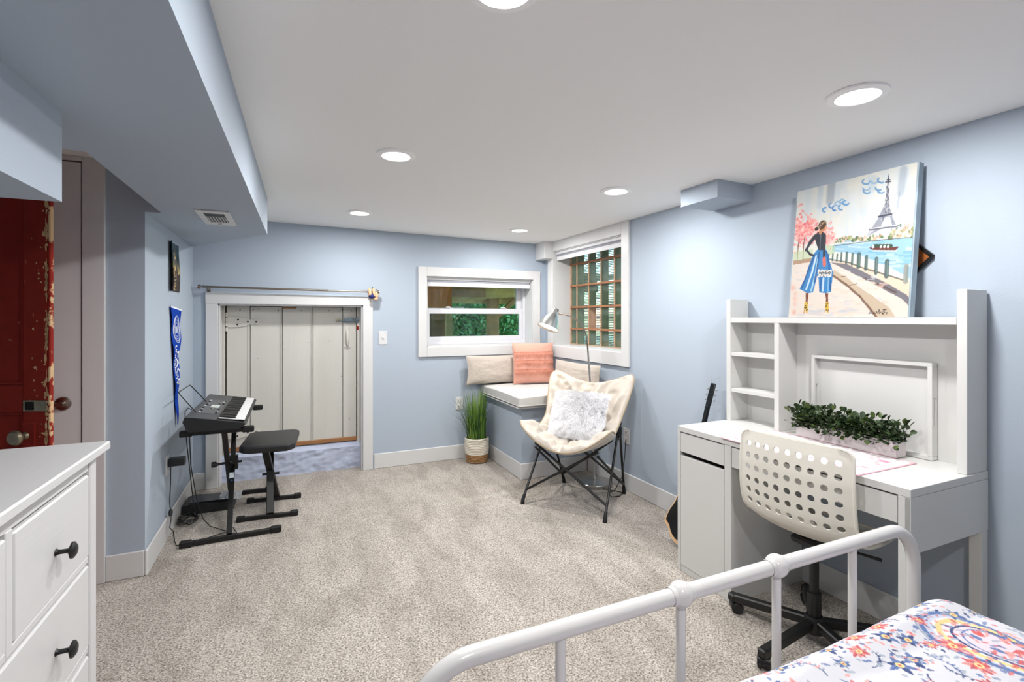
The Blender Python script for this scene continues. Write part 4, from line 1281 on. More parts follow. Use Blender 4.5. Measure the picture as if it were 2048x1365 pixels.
# ---------------- dresser
ds = thing('dresser', 'white wooden chest of drawers with small black mushroom knobs', 'dresser', (-.76, 1.0, 0))
Dm = M['dresser']
BX0, BX1, BY0, BY1 = -1.00, -.508, -.03, 1.770
B().box((-1.02, -.06, .925), (-.483, 1.800, .950), .004).build('top', Dm, ds)
fx = BX1
fr_ = B()
fr_.box((BX0, BY0, 0), (BX0 + .05, BY0 + .05, .925), .003).box((BX0, BY1 - .05, 0), (BX0 + .05, BY1, .925), .003)
fr_.box((BX0 + .006, BY0 + .006, .10), (fx - .018, BY1 - .006, .9245))
fr_.build('carcass', Dm, ds)
for y0, y1 in ((BY1 - .046, BY1), (BY0, BY0 + .046)):
    B().box((fx - .05, y0, 0), (fx, y1, .9245), .003).build('corner_post', Dm, ds)
rowz = [(.652, .876), (.404, .627), (.155, .378)]
for z in (.884, .632, .384, .128): 
    B().box((fx - .018, BY0 + .046, z), (fx - .005, BY1 - .046, z + (.041 if z > .8 else .018)), .002).build('rail', Dm, ds)
def knob(y, z, par):
    q = B()
    q.lathe([(.009, 0), (.007, .003), (.0055, .008), (.0055, .022), (.010, .026), (.0195, .030), (.0190, .034), (.012, .039), (0, .041)], (fx - .002, y, z), (1, 0, 0), 28)
    q.build('knob', M['black'], par, smooth=True)
yA, yB_ = BY0 + .049, BY1 - .049
nd = 4; seg_ = (yB_ - yA - 3 * .030) / nd
for k in range(nd):
    a = yA + k * (seg_ + .030); b = a + seg_
    d = B().box((fx - .019, a, rowz[0][0]), (fx - .002, b, rowz[0][1]), .004).build('drawer', Dm, ds)
    knob((a + b) / 2 - .01, .752, d)
    if k < nd - 1: B().box((fx - .018, b + .002, rowz[0][0] - .018), (fx - .004, b + .028, rowz[0][1] + .01), .002).build('stile', Dm, ds)
for z0, z1 in rowz[1:]:
    mid = (yA + yB_) / 2
    for a, b in ((yA, mid - .002), (mid + .002, yB_)):
        d = B().box((fx - .019, a, z0), (fx - .002, b, z1), .004).build('drawer', Dm, ds)
        for y in (a + .21, b - .21): knob(y, (z0 + z1) / 2 - .002, d)

# ---------------- old red door standing behind the dresser
rdR = Vector((.9127, -.4086)); rdN = Vector((-.4086, -.9127))       # along the door, and out of its face
p_edge = Vector((-.893, 2.591))
rdoor = thing('red_door', 'old red panelled door with chipped paint and an empty brass lock plate', 'door', (-1.2, 2.7, 0))
RM = Matrix(((rdR.x, -rdN.x, 0), (rdR.y, -rdN.y, 0), (0, 0, 1)))    # local x along, y into the door, z up
def rb(lo, hi, bev, name, m, par, **k):
    q = B(); q.box(lo, hi, bev)
    for v in q.bm.verts:
        c = RM @ v.co; v.co = Vector((c.x + p_edge.x, c.y + p_edge.y, c.z))
    return q.build(name, m, par, **k)
DWd = .76; DH = 1.98
rb((-.112, 0, .01), (-.012, .019, DH), .003, 'stile', M['red'], rdoor)
rb((-.0122, .0005, .012), (-.0005, .0185, DH - .002), .003, 'worn_edge', M['bare'], rdoor)
rb((-DWd, 0, .01), (-DWd + .112, .034, DH), .003, 'stile', M['red'], rdoor)
rb((-.436, 0, .01), (-.324, .034, DH), .003, 'stile', M['red'], rdoor)
for z0, z1 in ((.01, .24), (.925, 1.035), (1.86, DH)):
    for x0, x1 in ((-.325, -.111), (-.649, -.435)): rb((x0, .0008, z0), (x1, .033, z1), .002, 'rail', M['red'], rdoor)
for z0, z1 in ((.24, .925), (1.035, 1.86)):
    for x0, x1 in ((-.325, -.111), (-.649, -.435)):
        pn = rb((x0, .012, z0), (x1, .022, z1), 0, 'panel', M['red'], rdoor)
        q = B()
        g = .012
        for lo, hi in (((x0, .002, z0), (x0 + g, .014, z1)), ((x1 - g, .002, z0), (x1, .014, z1)), ((x0, .002, z0), (x1, .014, z0 + g)), ((x0, .002, z1 - g), (x1, .014, z1))): q.box(lo, hi, .004)
        for v in q.bm.verts:
            c = RM @ v.co; v.co = Vector((c.x + p_edge.x, c.y + p_edge.y, c.z))
        q.build('moulding', M['red'], pn)
lp_ = rb((-.108, -.003, .930), (-.012, .004, .975), .001, 'lock_plate', M['oldmetal'], rdoor)
rb((-.100, -.0045, .935), (-.062, .0, .970), .002, 'keyhole', M['dark'], lp_)
esc = rb((-.112, -.004, .68), (-.058, .004, .885), .003, 'escutcheon', M['red'], rdoor)
kc = RM @ Vector((-.096, -.004, .832)); kc = Vector((kc.x + p_edge.x, kc.y + p_edge.y, .832))
ax_ = Vector((rdN.x, rdN.y, 0))
B().lathe([(.016, 0), (.014, .006), (.009, .010), (.009, .024), (.020, .030), (.030, .038), (.031, .044), (.024, .052), (0, .056)], kc, ax_, 28).build('door_knob', M['oldmetal'], rdoor, smooth=True)
fl = B()                                                # chips of bare wood along the free edge
rc_ = random.Random(9)
for k in range(150):
    z = rc_.uniform(.6, 1.9); w = abs(rc_.gauss(0, .008)) + .002; x = -.012 - abs(rc_.gauss(0, .004)) if k < 110 else -.012 - abs(rc_.gauss(.02, .025))
    L = rc_.uniform(.004, .022) if k < 110 else rc_.uniform(.002, .007)
    n = 7
    P_ = [(x + w * .5 * math.cos(t * 2 * PI / n) * rc_.uniform(.6, 1.2), -.0006, z + L * math.sin(t * 2 * PI / n) * rc_.uniform(.6, 1.2)) for t in range(n)]
    vs_ = []
    for p in P_:
        c = RM @ Vector((min(p[0], -.002), p[1], p[2])); vs_.append(fl.bm.verts.new((c.x + p_edge.x, c.y + p_edge.y, c.z)))
    fl.bm.faces.new(vs_)
fl.build('paint_chips', mat('bare_wood_chips', (206, 168, 122), .7, vary=.2, vscale=60), rdoor, kind='stuff')
# ---------------- cushions on the nook bench
def pillow(name, label, cat, c, w, hgt, t, R, m, group=None, seed=0, pinch=.06, n=28, wr=.006):
    """soft square cushion: R maps local (across, thickness, up)"""
    root = thing(name, label, cat, c - Vector((0, 0, hgt / 2)), group)
    bm = bmesh.new()
    def pt(u, v, s):
        a, b = u * 2 - 1, v * 2 - 1
        e = (1 - abs(a) ** 3.2) * (1 - abs(b) ** 3.2)
        th = t / 2 * max(e, 0) ** .55 * s
        th *= 1 + .10 * noise.noise(Vector((a * 2.2 + seed, b * 2.2, s)))
        sx_ = 1 - pinch * (1 - b * b) * .9; sz_ = 1 - pinch * (1 - a * a) * .9
        x, z = a * w / 2 * sx_, b * hgt / 2 * sz_
        th += wr * noise.noise(Vector((a * 6, b * 6, seed + 3))) * max(e, 0) ** .5 * s
        return Vector(c) + R @ Vector((x, th, z))
    V = {}
    for s in (1, -1):
        for i in range(n + 1):
            for j in range(n + 1):
                edge = i in (0, n) or j in (0, n)
                k = (i, j, 0 if edge else s)
                if k not in V: V[k] = bm.verts.new(pt(i / n, j / n, s))
        for i in range(n):
            for j in range(n):
                def g(a, b): return V[(a, b, 0 if (a in (0, n) or b in (0, n)) else s)]
                f = (g(i, j), g(i + 1, j), g(i + 1, j + 1), g(i, j + 1))
                bm.faces.new(f if s < 0 else f[::-1])
    q = B(); me = bpy.data.meshes.new('t'); bm.to_mesh(me); bm.free(); q.bm.from_mesh(me)
    q.build('cover', m, root, smooth=True, angle=80)
    return root, pt
def RZ(a): return Matrix.Rotation(a, 3, 'Z')
def RX(a): return Matrix.Rotation(a, 3, 'X')

sc_ = thing('seat_cushion', 'pale grey box cushion on the corner window bench', 'cushion', (1.99, 3.96, .599))
q = B(); q.box((1.640, 3.522, .601), (2.325, 4.385, .684), .022, seg=3)
bmesh.ops.subdivide_edges(q.bm, edges=q.bm.edges[:], cuts=5, use_grid_fill=True)
for v in q.bm.verts:
    v.co += Vector((.006 * noise.noise(v.co * 7), .006 * noise.noise(v.co * 7 + Vector((3, 1, 2))), .007 * noise.noise(v.co * 5)))
    v.co.z = max(v.co.z, .5995); v.co.x = min(v.co.x, 2.33); v.co.y = min(v.co.y, 4.395)
    if v.co.z > .63: v.co.z += .006 * math.sin((v.co.x - 1.64) / .685 * PI)
q.build('cover', M['grey_cush'], sc_, smooth=True, angle=60)
B().tube([(1.640, 4.38, .612), (1.640, 3.53, .612), (1.650, 3.520, .612), (2.32, 3.520, .612)], .005, 8).build('piping', M['grey_cush'], sc_, smooth=True)
sb_ = B().box((1.645, 3.545, .5855), (2.333, 4.398, .598), .002).build('bench_board', M['trim'])
tag(sb_, 'thin white board under the pale grey bench cushion', 'board')
pillow('lumbar_pillow', 'long nubby cream pillow against the far wall under the small window', 'pillow', V3(1.80, 4.322, .826), .66, .272, .115, RZ(.0) @ RX(-.06), M['beige_pillow'], 'long cream bench pillows', 1)
pillow('lumbar_pillow', 'long nubby cream pillow along the wall under the glass block window', 'pillow', V3(2.262, 3.69, .808), .74, .235, .11, RZ(PI / 2) @ RX(.05), M['beige_pillow'], 'long cream bench pillows', 2)
pr, ppt = pillow('fringed_pillow', 'square peach pillow with three rows of fringe', 'pillow', V3(2.085, 4.160, .886), .405, .385, .10, RZ(-.18) @ RX(-.16), M['peach'], None, 3, .03)
rf = random.Random(2)
for vrow in (.34, .56, .77):
    q = B()
    n = 90
    for k in range(n):
        u = .02 + .96 * k / n; du = .96 / n * .62
        L = .055 + rf.uniform(-.010, .010)
        a = ppt(u, vrow, -1); b = ppt(min(u + du, 1), vrow, -1)
        nn = (RZ(-.18) @ RX(-.16)) @ Vector((0, -1, 0))
        a2 = ppt(u + rf.uniform(-.006, .006), vrow - L / .385, -1) + nn * .010; b2 = ppt(min(u + du, 1), vrow - L / .385, -1) + nn * .010
        a += nn * .002; b += nn * .002
        am = (a + a2) / 2 + nn * .012; bm_ = (b + b2) / 2 + nn * .012
        vv = [q.bm.verts.new(p) for p in (a, b, bm_, am, b2, a2)]
        q.bm.faces.new((vv[0], vv[1], vv[2], vv[3])); q.bm.faces.new((vv[3], vv[2], vv[4], vv[5]))
    q.build('fringe', M['peach_fringe'], pr, kind='stuff')
    q = B(); q.tube([ppt(.015 + .97 * k / 24, vrow, -1) + nn * .004 for k in range(25)], .003, 6).build('trim_band', M['peach_fringe'], pr, smooth=True)

# ---------------- folding butterfly chair
CC = (1.89, 3.05)
CF = Vector((-.82, -.572)).normalized(); CS = Vector((.56, -.828)).normalized()
bc = thing('butterfly_chair', 'cream plush butterfly chair on a black folding tube frame', 'chair', (CC[0], CC[1], 0))
def cp(f, s, z): return off(CC, f, s, CF, CS, z)
feet = {'FL': (1.488, 3.142), 'FR': (1.831, 2.635), 'BL': (1.979, 3.409), 'BR': (2.263, 3.012)}
HL, HR = cp(-.06, -.27, .505), cp(-.10, .27, .505)
for k, hb_ in (('FL', HL), ('FR', HR), ('BL', HL), ('BR', HR)):
    x, y = feet[k]
    a = Vector((x, y, .022)); b = hb_ + Vector((0, .012 if k[0] == 'F' else -.012, 0))
    lg = B().tube([a, b], .0085, 12).build('leg', M['black'], bc, smooth=True)
    d = (b - a).normalized()
    B().tube([Vector((x, y, .001)) , Vector((x, y, .004)), a + d * .012, a + d * .045], [.014, .0145, .0125, .011], 14).build('foot_tip', M['rubber'], lg, smooth=True)
SL, SR_ = cp(.22, -.235, .425), cp(.22, .235, .425)
def foot(k, t, hb_): return Vector((feet[k][0], feet[k][1], .02)).lerp(hb_, t)
for a, b in ((foot('FL', .14, HL), SR_), (foot('FR', .14, HR), SL), (foot('BL', .12, HL), cp(-.16, .2, .42)), (foot('BR', .12, HR), cp(-.16, -.2, .42)),
             (foot('BR', .12, HR), SR_ + V3(0, 0, -.03)), (foot('BL', .12, HL), SL + V3(0, 0, -.03))):
    B().tube([a, b], .0085, 12).build('cross_tube', M['black'], bc, smooth=True)
for a, s_ in ((HL, -1), (HR, 1)):
    B().tube([a + V3(0, 0, -.06), cp(-.22, s_ * .25, .66), cp(-.285, s_ * .27, .86)], .0085, 12).build('back_upright', M['black'], bc, smooth=True)
    B().box(a - V3(.016, .016, .03), a + V3(.016, .016, .03), .004).build('hub', M['black'], bc)
Tt = [0, .12, .28, .42, .55, .70, .85, 1.0]
Dc = [.315, .24, .12, .01, -.09, -.165, -.23, -.285]
Zc = [.408, .418, .405, .405, .455, .575, .705, .820]
Ze = [.585, .600, .545, .515, .580, .735, .87, .955]
De = [.315, .26, .16, .05, -.06, -.16, -.235, -.30]
Wd = [.350, .358, .330, .292, .292, .325, .352, .345]
def ip(A, t): return float(np.interp(t, Tt, A))
def sm(A, t): return (ip(A, max(t - .04, 0)) + 2 * ip(A, t) + ip(A, min(t + .04, 1))) / 4
def cush(a, b):
    """a across -1..1, b along -1..1 (front lip to top of back)"""
    a2 = a * math.sqrt(1 - .22 * abs(b) ** 5); b2 = b * math.sqrt(1 - .20 * abs(a) ** 4.0)
    t = (b2 + 1) / 2
    s = abs(a2)
    z = sm(Zc, t) + (sm(Ze, t) - sm(Zc, t)) * s ** 1.9
    d = sm(Dc, t) + (sm(De, t) - sm(Dc, t)) * s ** 1.6
    return cp(d, a2 * sm(Wd, t) * (1 + 0 * s), z)
n1, n2 = 72, 96
bm = bmesh.new(); G = []
for i in range(n1 + 1):
    G.append([Vector(cush(-1 + 2 * i / n1, -1 + 2 * j / n2)) for j in range(n2 + 1)])
def normal(i, j):
    i0, i1, j0, j1 = max(i - 1, 0), min(i + 1, n1), max(j - 1, 0), min(j + 1, n2)
    nn = (G[i1][j] - G[i0][j]).cross(G[i][j1] - G[i][j0]); nn.normalize()
    return nn
mid_n = normal(n1 // 2, n2 // 3)
sgn = 1 if mid_n.z > 0 else -1
top = []; bot = []
for i in range(n1 + 1):
    ta, tb = [], []
    for j in range(n2 + 1):
        a, b = -1 + 2 * i / n1, -1 + 2 * j / n2
        nn = normal(i, j) * sgn
        e = ((1 - abs(a) ** 6) * (1 - abs(b) ** 6))
        th = .036 * max(e, 0) ** .42
        ed = max(abs(a), abs(b))
        pk = .022 * math.exp(-((ed - .78) / .12) ** 2) * math.sin(math.atan2(b, a) * 15 + 5 * noise.noise(Vector((a * 2, b * 2, 5))))
        fold_ = -.028 * math.exp(-((ed - .66) / .035) ** 2) * (.6 + .6 * noise.noise(Vector((a * 3, b * 3, 2))))
        pk += .022 * noise.noise(Vector((a * 4.0, b * 5.0, .3))) + .012 * noise.noise(Vector((a * 11, b * 12, .7)))
        cen = -.03 * math.exp(-((a + .04) / .05) ** 2) if b < .0 else 0
        ta.append(bm.verts.new(G[i][j] + nn * (th + (pk + fold_ + cen) * min(1, e * 3))))
        edge = i in (0, n1) or j in (0, n2)
        tb.append(ta[-1] if edge else bm.verts.new(G[i][j] - nn * th * .8))
    top.append(ta); bot.append(tb)
for i in range(n1):
    for j in range(n2):
        bm.faces.new((top[i][j], top[i + 1][j], top[i + 1][j + 1], top[i][j + 1]))
        bm.faces.new((bot[i][j], bot[i][j + 1], bot[i + 1][j + 1], bot[i + 1][j]))
pipe = [top[i][0].co.copy() for i in range(n1 + 1)] + [top[n1][j].co.copy() for j in range(1, n2 + 1)] + [top[i][n2].co.copy() for i in range(n1 - 1, -1, -1)] + [top[0][j].co.copy() for j in range(n2 - 1, -1, -1)]
q = B(); me = bpy.data.meshes.new('t'); bm.to_mesh(me); bm.free(); q.bm.from_mesh(me)
cu = q.build('seat_cover', M['beige_cush'], bc, smooth=True, angle=80)
B().tube(pipe, .0042, 6, cap=False).build('piping', M['piping'], cu, smooth=True)

# faux fur pillow on the chair
ff = (-CF.x, -CF.y)
Rf = Matrix(((CS.x, -CF.x, 0), (CS.y, -CF.y, 0), (0, 0, 1))) @ RX(-.50)
fc = cp(.01, .012, .612)
fr2, fpt = pillow('fur_pillow', 'fluffy white faux fur pillow on the butterfly chair', 'pillow', fc, .375, .305, .10, Rf, M['fur'], None, 4, .02, wr=0)
q = B(); bmv = q.bm
rr_ = random.Random(8)
nn = Rf @ Vector((0, -1, 0))
dn = Rf @ Vector((0, 0, -1)); sd = Rf @ Vector((1, 0, 0))
for k in range(26000):
    u, v = rr_.random(), rr_.random()
    if rr_.random() < .18:
        (u, v) = rr_.choice([(0.01, v), (.99, v), (u, .01), (u, .99)])
    p = fpt(u, v, -1)
    L = rr_.uniform(.026, .050)
    fl_ = Vector((noise.noise(p * 34), noise.noise(p * 34 + Vector((5, 5, 5))), noise.noise(p * 34 + Vector((9, 2, 7)))))
    a, b = u * 2 - 1, v * 2 - 1
    d = (nn * .42 + sd * (a * .55 + rr_.uniform(-.3, .3)) + dn * (.22 - b * .62 + rr_.uniform(-.3, .3)) + fl_ * .45).normalized()
    w = d.cross(nn).normalized() * rr_.uniform(.0008, .0015)
    m = p + d * L * .55 + nn * .004
    e = p + d * L + dn * .006
    vs_ = [bmv.verts.new(x) for x in (p - w, p + w, m + w * .8, m - w * .8, e)]
    bmv.faces.new((vs_[0], vs_[1], vs_[2], vs_[3])); bmv.faces.new((vs_[3], vs_[2], vs_[4]))
q.build('fur', M['fur'], fr2, kind='stuff')

# ---------------- gooseneck floor lamp
lpx, lpy = 2.183, 3.277
fl_ = thing('floor_lamp', 'brushed steel gooseneck floor lamp, switched on, behind the butterfly chair', 'lamp', (lpx, lpy, 0))
B().lathe([(0, .002), (.128, .002), (.131, .005), (.131, .024), (.128, .028), (.05, .034), (.014, .040), (.010, .055), (.009, .07)], (lpx, lpy, 0), (0, 0, 1), 48).build('base', M['steel'], fl_, smooth=True)
B().tube([(lpx, lpy, .05), (2.169, 3.283, .272), (2.151, 3.291, .745), (2.134, 3.299, 1.035)], .0075, 14).build('pole', M['steel'], fl_, smooth=True)
neck = [(2.134, 3.299, 1.03), (2.128, 3.302, 1.12), (2.119, 3.306, 1.178), (2.103, 3.313, 1.228), (2.076, 3.325, 1.272), (2.04, 3.341, 1.304), (2.004, 3.357, 1.325), (1.965, 3.374, 1.338), (1.915, 3.396, 1.347)]
B().tube(neck, .0062, 12).build('gooseneck', M['nickel'], fl_, smooth=True)
cf_ = Vector((.4086, .9127, 0)); cr_ = Vector((.9127, -.4086, 0))
hd0 = Vector((1.903, 3.402, 1.385))
imd = (cr_ * -17 + Vector((0, 0, -39))).normalized()
hax = (imd * math.cos(.25) - cf_ * math.sin(.25)).normalized()
hs = B().lathe([(0, -.002), (.012, 0), (.017, .008), (.018, .018), (.022, .028), (.026, .045), (.046, .070), (.062, .098), (.074, .130), (.087, .172), (.0855, .172), (.072, .130), (.060, .098), (.044, .072), (.02, .05)], hd0, hax, 40).build('shade', M['steel'], fl_, smooth=True, angle=50)
B().ball(hd0 + hax * .018 + cr_ * .018, .012, 16, 10).build('joint', M['nickel'], fl_, smooth=True)
B().lathe([(0, 0), (.040, .0), (.064, .030), (.072, .050), (0, .051)], hd0 + hax * .108, hax, 32).build('bulb', M['bulb'], fl_, smooth=True)
ld = bpy.data.lights.new('lamp_light', 'SPOT'); ld.energy = 2.2; ld.spot_size = 2.0; ld.spot_blend = .6; ld.shadow_soft_size = .04; ld.color = (1, .86, .7)
lo = bpy.data.objects.new('lamp_light', ld); COL.objects.link(lo); lo.parent = fl_
lo.location = hd0 + hax * .165 - Vector((lpx, lpy, 0)); lo.rotation_euler = (-hax).to_track_quat('Z', 'Y').to_euler()
B().tube([(lpx - .005, lpy, .05), (2.14, 3.25, .02), (2.15, 3.17, .008), (2.21, 3.10, .006), (2.26, 3.02, .006), (2.19, 2.97, .006), (2.13, 2.98, .006), (2.15, 3.05, .007), (2.24, 3.09, .008), (2.29, 3.075, .10), (2.315, 3.072, .25), (2.322, 3.071, .38)], .0028, 8).build('cord', M['black'], fl_, smooth=True)

# ---------------- potted grass
gx, gy = 1.548, 4.245
gp = thing('potted_grass', 'tall artificial grass in a cream and jute rope basket', 'plant', (gx, gy, 0))
prof_ = []
for k in range(15):
    z = .012 + k * .0142; r = .094 + .014 * min(1, z / .12)
    prof_ += [(r, z - .006), (r + .0045, z), (r, z + .006)]
lowp = [p for p in prof_ if p[1] < .080]; upp = [p for p in prof_ if p[1] >= .074]
lw = B().lathe([(0, .003), (.08, .003)] + lowp, (gx, gy, 0), (0, 0, 1), 40).build('basket_base', M['jute'], gp, smooth=True)
B().lathe(upp + [(.100, .222), (.096, .20), (.09, .16), (0, .16)], (gx, gy, 0), (0, 0, 1), 40).build('basket', M['rope'], gp, smooth=True)
for sg in (-1, 1):
    pts = [(gx + .1125 * math.cos(a) , gy + .1125 * math.sin(a), .205 + .018 * math.sin((a - a0_) / .9 * PI)) for a0_ in ([-1.75] if sg < 0 else [1.4]) for a in [a0_ + .9 * k / 10 for k in range(11)]]
    B().tube(pts, .006, 8).build('handle', M['rope'], gp, smooth=True)
B().lathe([(0, .19), (.098, .185)], (gx, gy, 0), (0, 0, 1), 24).build('soil', M['soil'], gp)
def blade(name, L, bend, w, m):
    me = bpy.data.meshes.new(name); n = 9; v = []; f = []
    for i in range(n + 1):
        t = i / n; ww = w * (1 - t ** 2.2) * .5 + .0003
        y = bend * t ** 2.2 * L; z = L * (t - .12 * bend * t ** 3)
        v += [(-ww, y, z), (0, y - ww * .4, z), (ww, y, z)]
    for i in range(n):
        a = i * 3
        f += [(a, a + 1, a + 4, a + 3), (a + 1, a + 2, a + 5, a + 4)]
    me.from_pydata(v, [], f); me.materials.append(m)
    me.polygons.foreach_set('use_smooth', [True] * len(f)); return me
rg = random.Random(4)
bls = [blade('blade', L, b, w, m) for L, b, w, m in ((.50, .12, .006, M['grass_a']), (.46, .35, .006, M['grass_a']), (.42, .6, .005, M['grass_b']), (.36, .3, .006, M['grass_b']), (.48, .05, .005, M['grass_c']), (.30, .7, .006, M['grass_a']), (.40, .15, .007, M['grass_a']))]
for k in range(290):
    a = rg.uniform(0, 6.283); r = .088 * math.sqrt(rg.random()); s = rg.uniform(.72, 1.08)
    az = a - PI / 2 + rg.uniform(-.8, .8)
    b_ = bls[min(int(rg.random() * 7), 6)]
    if math.sin(a) > .0 and r > .03: s *= .86
    if math.cos(a) > .3: b_ = bls[rg.choice([0, 3, 4, 6])]
    if math.sin(az + PI / 2) > .3 and b_ in (bls[2], bls[5], bls[1]): b_ = bls[4]; s *= .9
    s *= 1.12
    px0, py0 = gx + r * math.cos(a), gy + r * math.sin(a)
    dxv, dyv = -math.sin(az), math.cos(az)
    reach = b_.vertices[-2].co.y
    room = 9
    if dxv > 0: room = min(room, (1.615 - px0) / dxv)
    if dyv > 0: room = min(room, (4.375 - py0) / dyv)
    if py0 > 4.20: s = min(s, .46 / max(v.co.z for v in b_.vertices))
    sy = max(.02, min(1, room / reach))
    inst('blade', b_, gp, (px0, py0, .185), (-rg.uniform(0, .20) if (dxv < .1 and dyv < .1) else 0, 0, az), (1, sy, s))

# ---------------- keyboard stand
ks = thing('keyboard_stand', 'black X-shaped keyboard stand by the left wall', 'stand', (-.36, 3.74, 0))
YN, YFa = 3.335, 4.12
def rod(a, b, w, hh, name, par, m='black', **k): return B().bar(a, b, w, hh, .003).build(name, M[m], par, **k)
for (xa, xb, y, tilt) in ((-.575, -.06, YN, .015), (-.645, -.125, 4.15, -.012)):
    f_ = rod((xa + .03, y - tilt / 2, .018), (xb - .03, y + tilt / 2, .018), .026, .026, 'foot_bar', ks)
    for x, yy in ((xa + .025, y - tilt / 2), (xb - .025, y + tilt / 2)):
        B().box((x - .03, yy - .018, .001), (x + .03, yy + .018, .037), .005).build('end_cap', M['rubber'], f_)
for y, xa, xb in ((3.33, -.578, -.205), (4.10, -.57, -.195)):
    f_ = rod((xa + .02, y, .648), (xb - .02, y, .648), .026, .026, 'support_arm', ks)
    for x in (xa + .03, xb - .03): B().box((x - .032, y - .019, .630), (x + .032, y + .019, .6655), .006).build('pad', M['rubber'], f_)
rod((-.335, YN + .01, .03), (-.372, 4.09, .638), .030, .024, 'leg', ks)
rod((-.405, 4.14, .03), (-.360, 3.345, .638), .030, .024, 'leg', ks)
B().box((-.352 - .034, 3.735 - .02, .31), (-.352 + .03, 3.735 + .02, .40), .004).build('hinge_plate', M['black'], ks)
B().tube([(-.325, 3.735, .355), (-.300, 3.735, .355)], .007, 10).tube([(-.47, 3.70, .36), (-.45, 3.70, .36), (-.43, 3.70, .36), (-.36, 3.72, .36)], [.018, .018, .008, .008], 14).build('locking_knob', M['blackplastic'], ks, smooth=True)
pL = Vector((-.335, YN + .01, .03)).lerp(Vector((-.372, 4.09, .638)), .36)
stk = B().bar(pL + V3(.0, -.0135, -.04), pL + V3(-.004, .0, .06) + V3(0, .06, 0), .026, .002, 0).build('sticker', mat('pale_sticker', (206, 214, 222), .4), ks)
stk.location += Vector((.001, -.018, .0))
B().ball(pL + V3(.0, .005, .012), .009, 14, 8, (1, .3, 1.4)).build('emblem', mat('blue_emblem', (52, 112, 180), .4), stk)

# ---------------- keyboard
kb = thing('keyboard', 'black electronic keyboard with dark grey control panel on the X stand', 'keyboard', (-.39, 3.72, .663))
KY0, KY1 = 3.262, 4.19
def kz(x): return .705 + (-.257 - x) * .165                 # sloping top: higher at the wall side
KXB, KXF = -.545, -.240
q = B()
q.prism([(KXB + .018, .666), (KXF - .035, .666), (KXF, .690), (KXF - .012, kz(KXF) - .004), (KXB, kz(KXB)), (KXB - .010, kz(KXB) - .028)], KY0, KY1, 'xz')
body = q.build('case', M['blackplastic'], kb)
kx0, kx1, ky0, ky1 = -.385, -.252, KY0 + .045, KY1 - .03   # key bed
def slab(x0, x1, y0, y1, up, m, name, par, th=.004):
    q = B(); q.prism([(x0, kz(x0) + up - th), (x1, kz(x1) + up - th), (x1, kz(x1) + up), (x0, kz(x0) + up)], y0, y1, 'xz')
    return q.build(name, m, par)
slab(KXB + .002, kx0 - .006, KY0 + .002, KY1 - .002, .001, M['greyplastic'], 'top_panel', kb)
slab(kx0 - .002, kx1 + .002, ky0 - .003, ky1 + .003, .0005, M['dark'], 'key_bed', kb, .002)
slab(kx1 + .001, KXF - .010, KY0 + .002, KY1 - .002, .0015, M['greyplastic'], 'front_lip', kb)
cpn = slab(-.515, -.402, 3.43, 3.95, .0022, mat('panel_grey', (84, 86, 88), .4), 'control_panel', kb, .002)
slab(-.470, -.425, 3.64, 3.74, .0034, M['lcd'], 'display', cpn, .002)
rk = random.Random(6)
for k in range(26):
    y = 3.44 + (k % 13) * .038; x = -.505 + (k // 13) * .085 + rk.uniform(-.003, .003)
    if 3.62 < y < 3.76 and x > -.49: continue
    slab(x, x + .010, y, y + .020, .0045, M['rubber'] if k % 3 else M['lcd'], 'button', cpn, .003)
for x, y in ((-.452, 3.60), (-.43, 3.80)):
    B().lathe([(0, .010), (.010, .009), (.012, .004), (.012, 0)], (x, y, kz(x) + .001), (.16, 0, 1), 20).build('dial', M['dial'], cpn, smooth=True)
NW = 36; kw = (ky1 - ky0) / NW
for k in range(NW):
    y0 = ky0 + k * kw
    slab(kx0, kx1, y0 + .0006, y0 + kw - .0006, .0048, M['keys_w'], 'white_key', kb)
for k in range(NW - 1):
    if k % 7 in (2, 6): continue
    yc = ky0 + (k + 1) * kw
    slab(kx0, kx0 + .084, yc - .0058, yc + .0058, .0125, M['keys_b'], 'black_key', kb, .008)
B().tube([(-.515, 3.44, kz(-.515)), (-.60, 3.45, .86), (-.607, 3.46, .871), (-.605, 3.80, .871), (-.60, 3.82, .862), (-.515, 3.84, kz(-.515))], .003, 8).build('music_rest', M['black'], kb, smooth=True)
kc1 = B().tube([(-.535, 3.52, .664), (-.56, 3.51, .60), (-.555, 3.515, .42), (-.53, 3.55, .20), (-.50, 3.58, .06), (-.46, 3.57, .012), (-.33, 3.42, .008), (-.20, 3.32, .008), (-.26, 3.34, .01), (-.30, 3.40, .01), (-.33, 3.50, .01)], .0028, 8).build('audio_cable', M['black'], smooth=True)
tag(kc1, 'thin black cable hanging from the keyboard and trailing past the stand foot', 'cable')
kc2 = B().tube([(-.562, 3.60, .74), (-.585, 3.62, .75), (-.60, 3.61, .73), (-.595, 3.60, .60), (-.575, 3.62, .35), (-.56, 3.65, .12), (-.55, 3.72, .03), (-.55, 3.80, .012)], .0028, 8).build('audio_cable', M['black'], smooth=True)
tag(kc2, 'thin black cable looping from behind the keyboard down to the pedal box', 'cable')

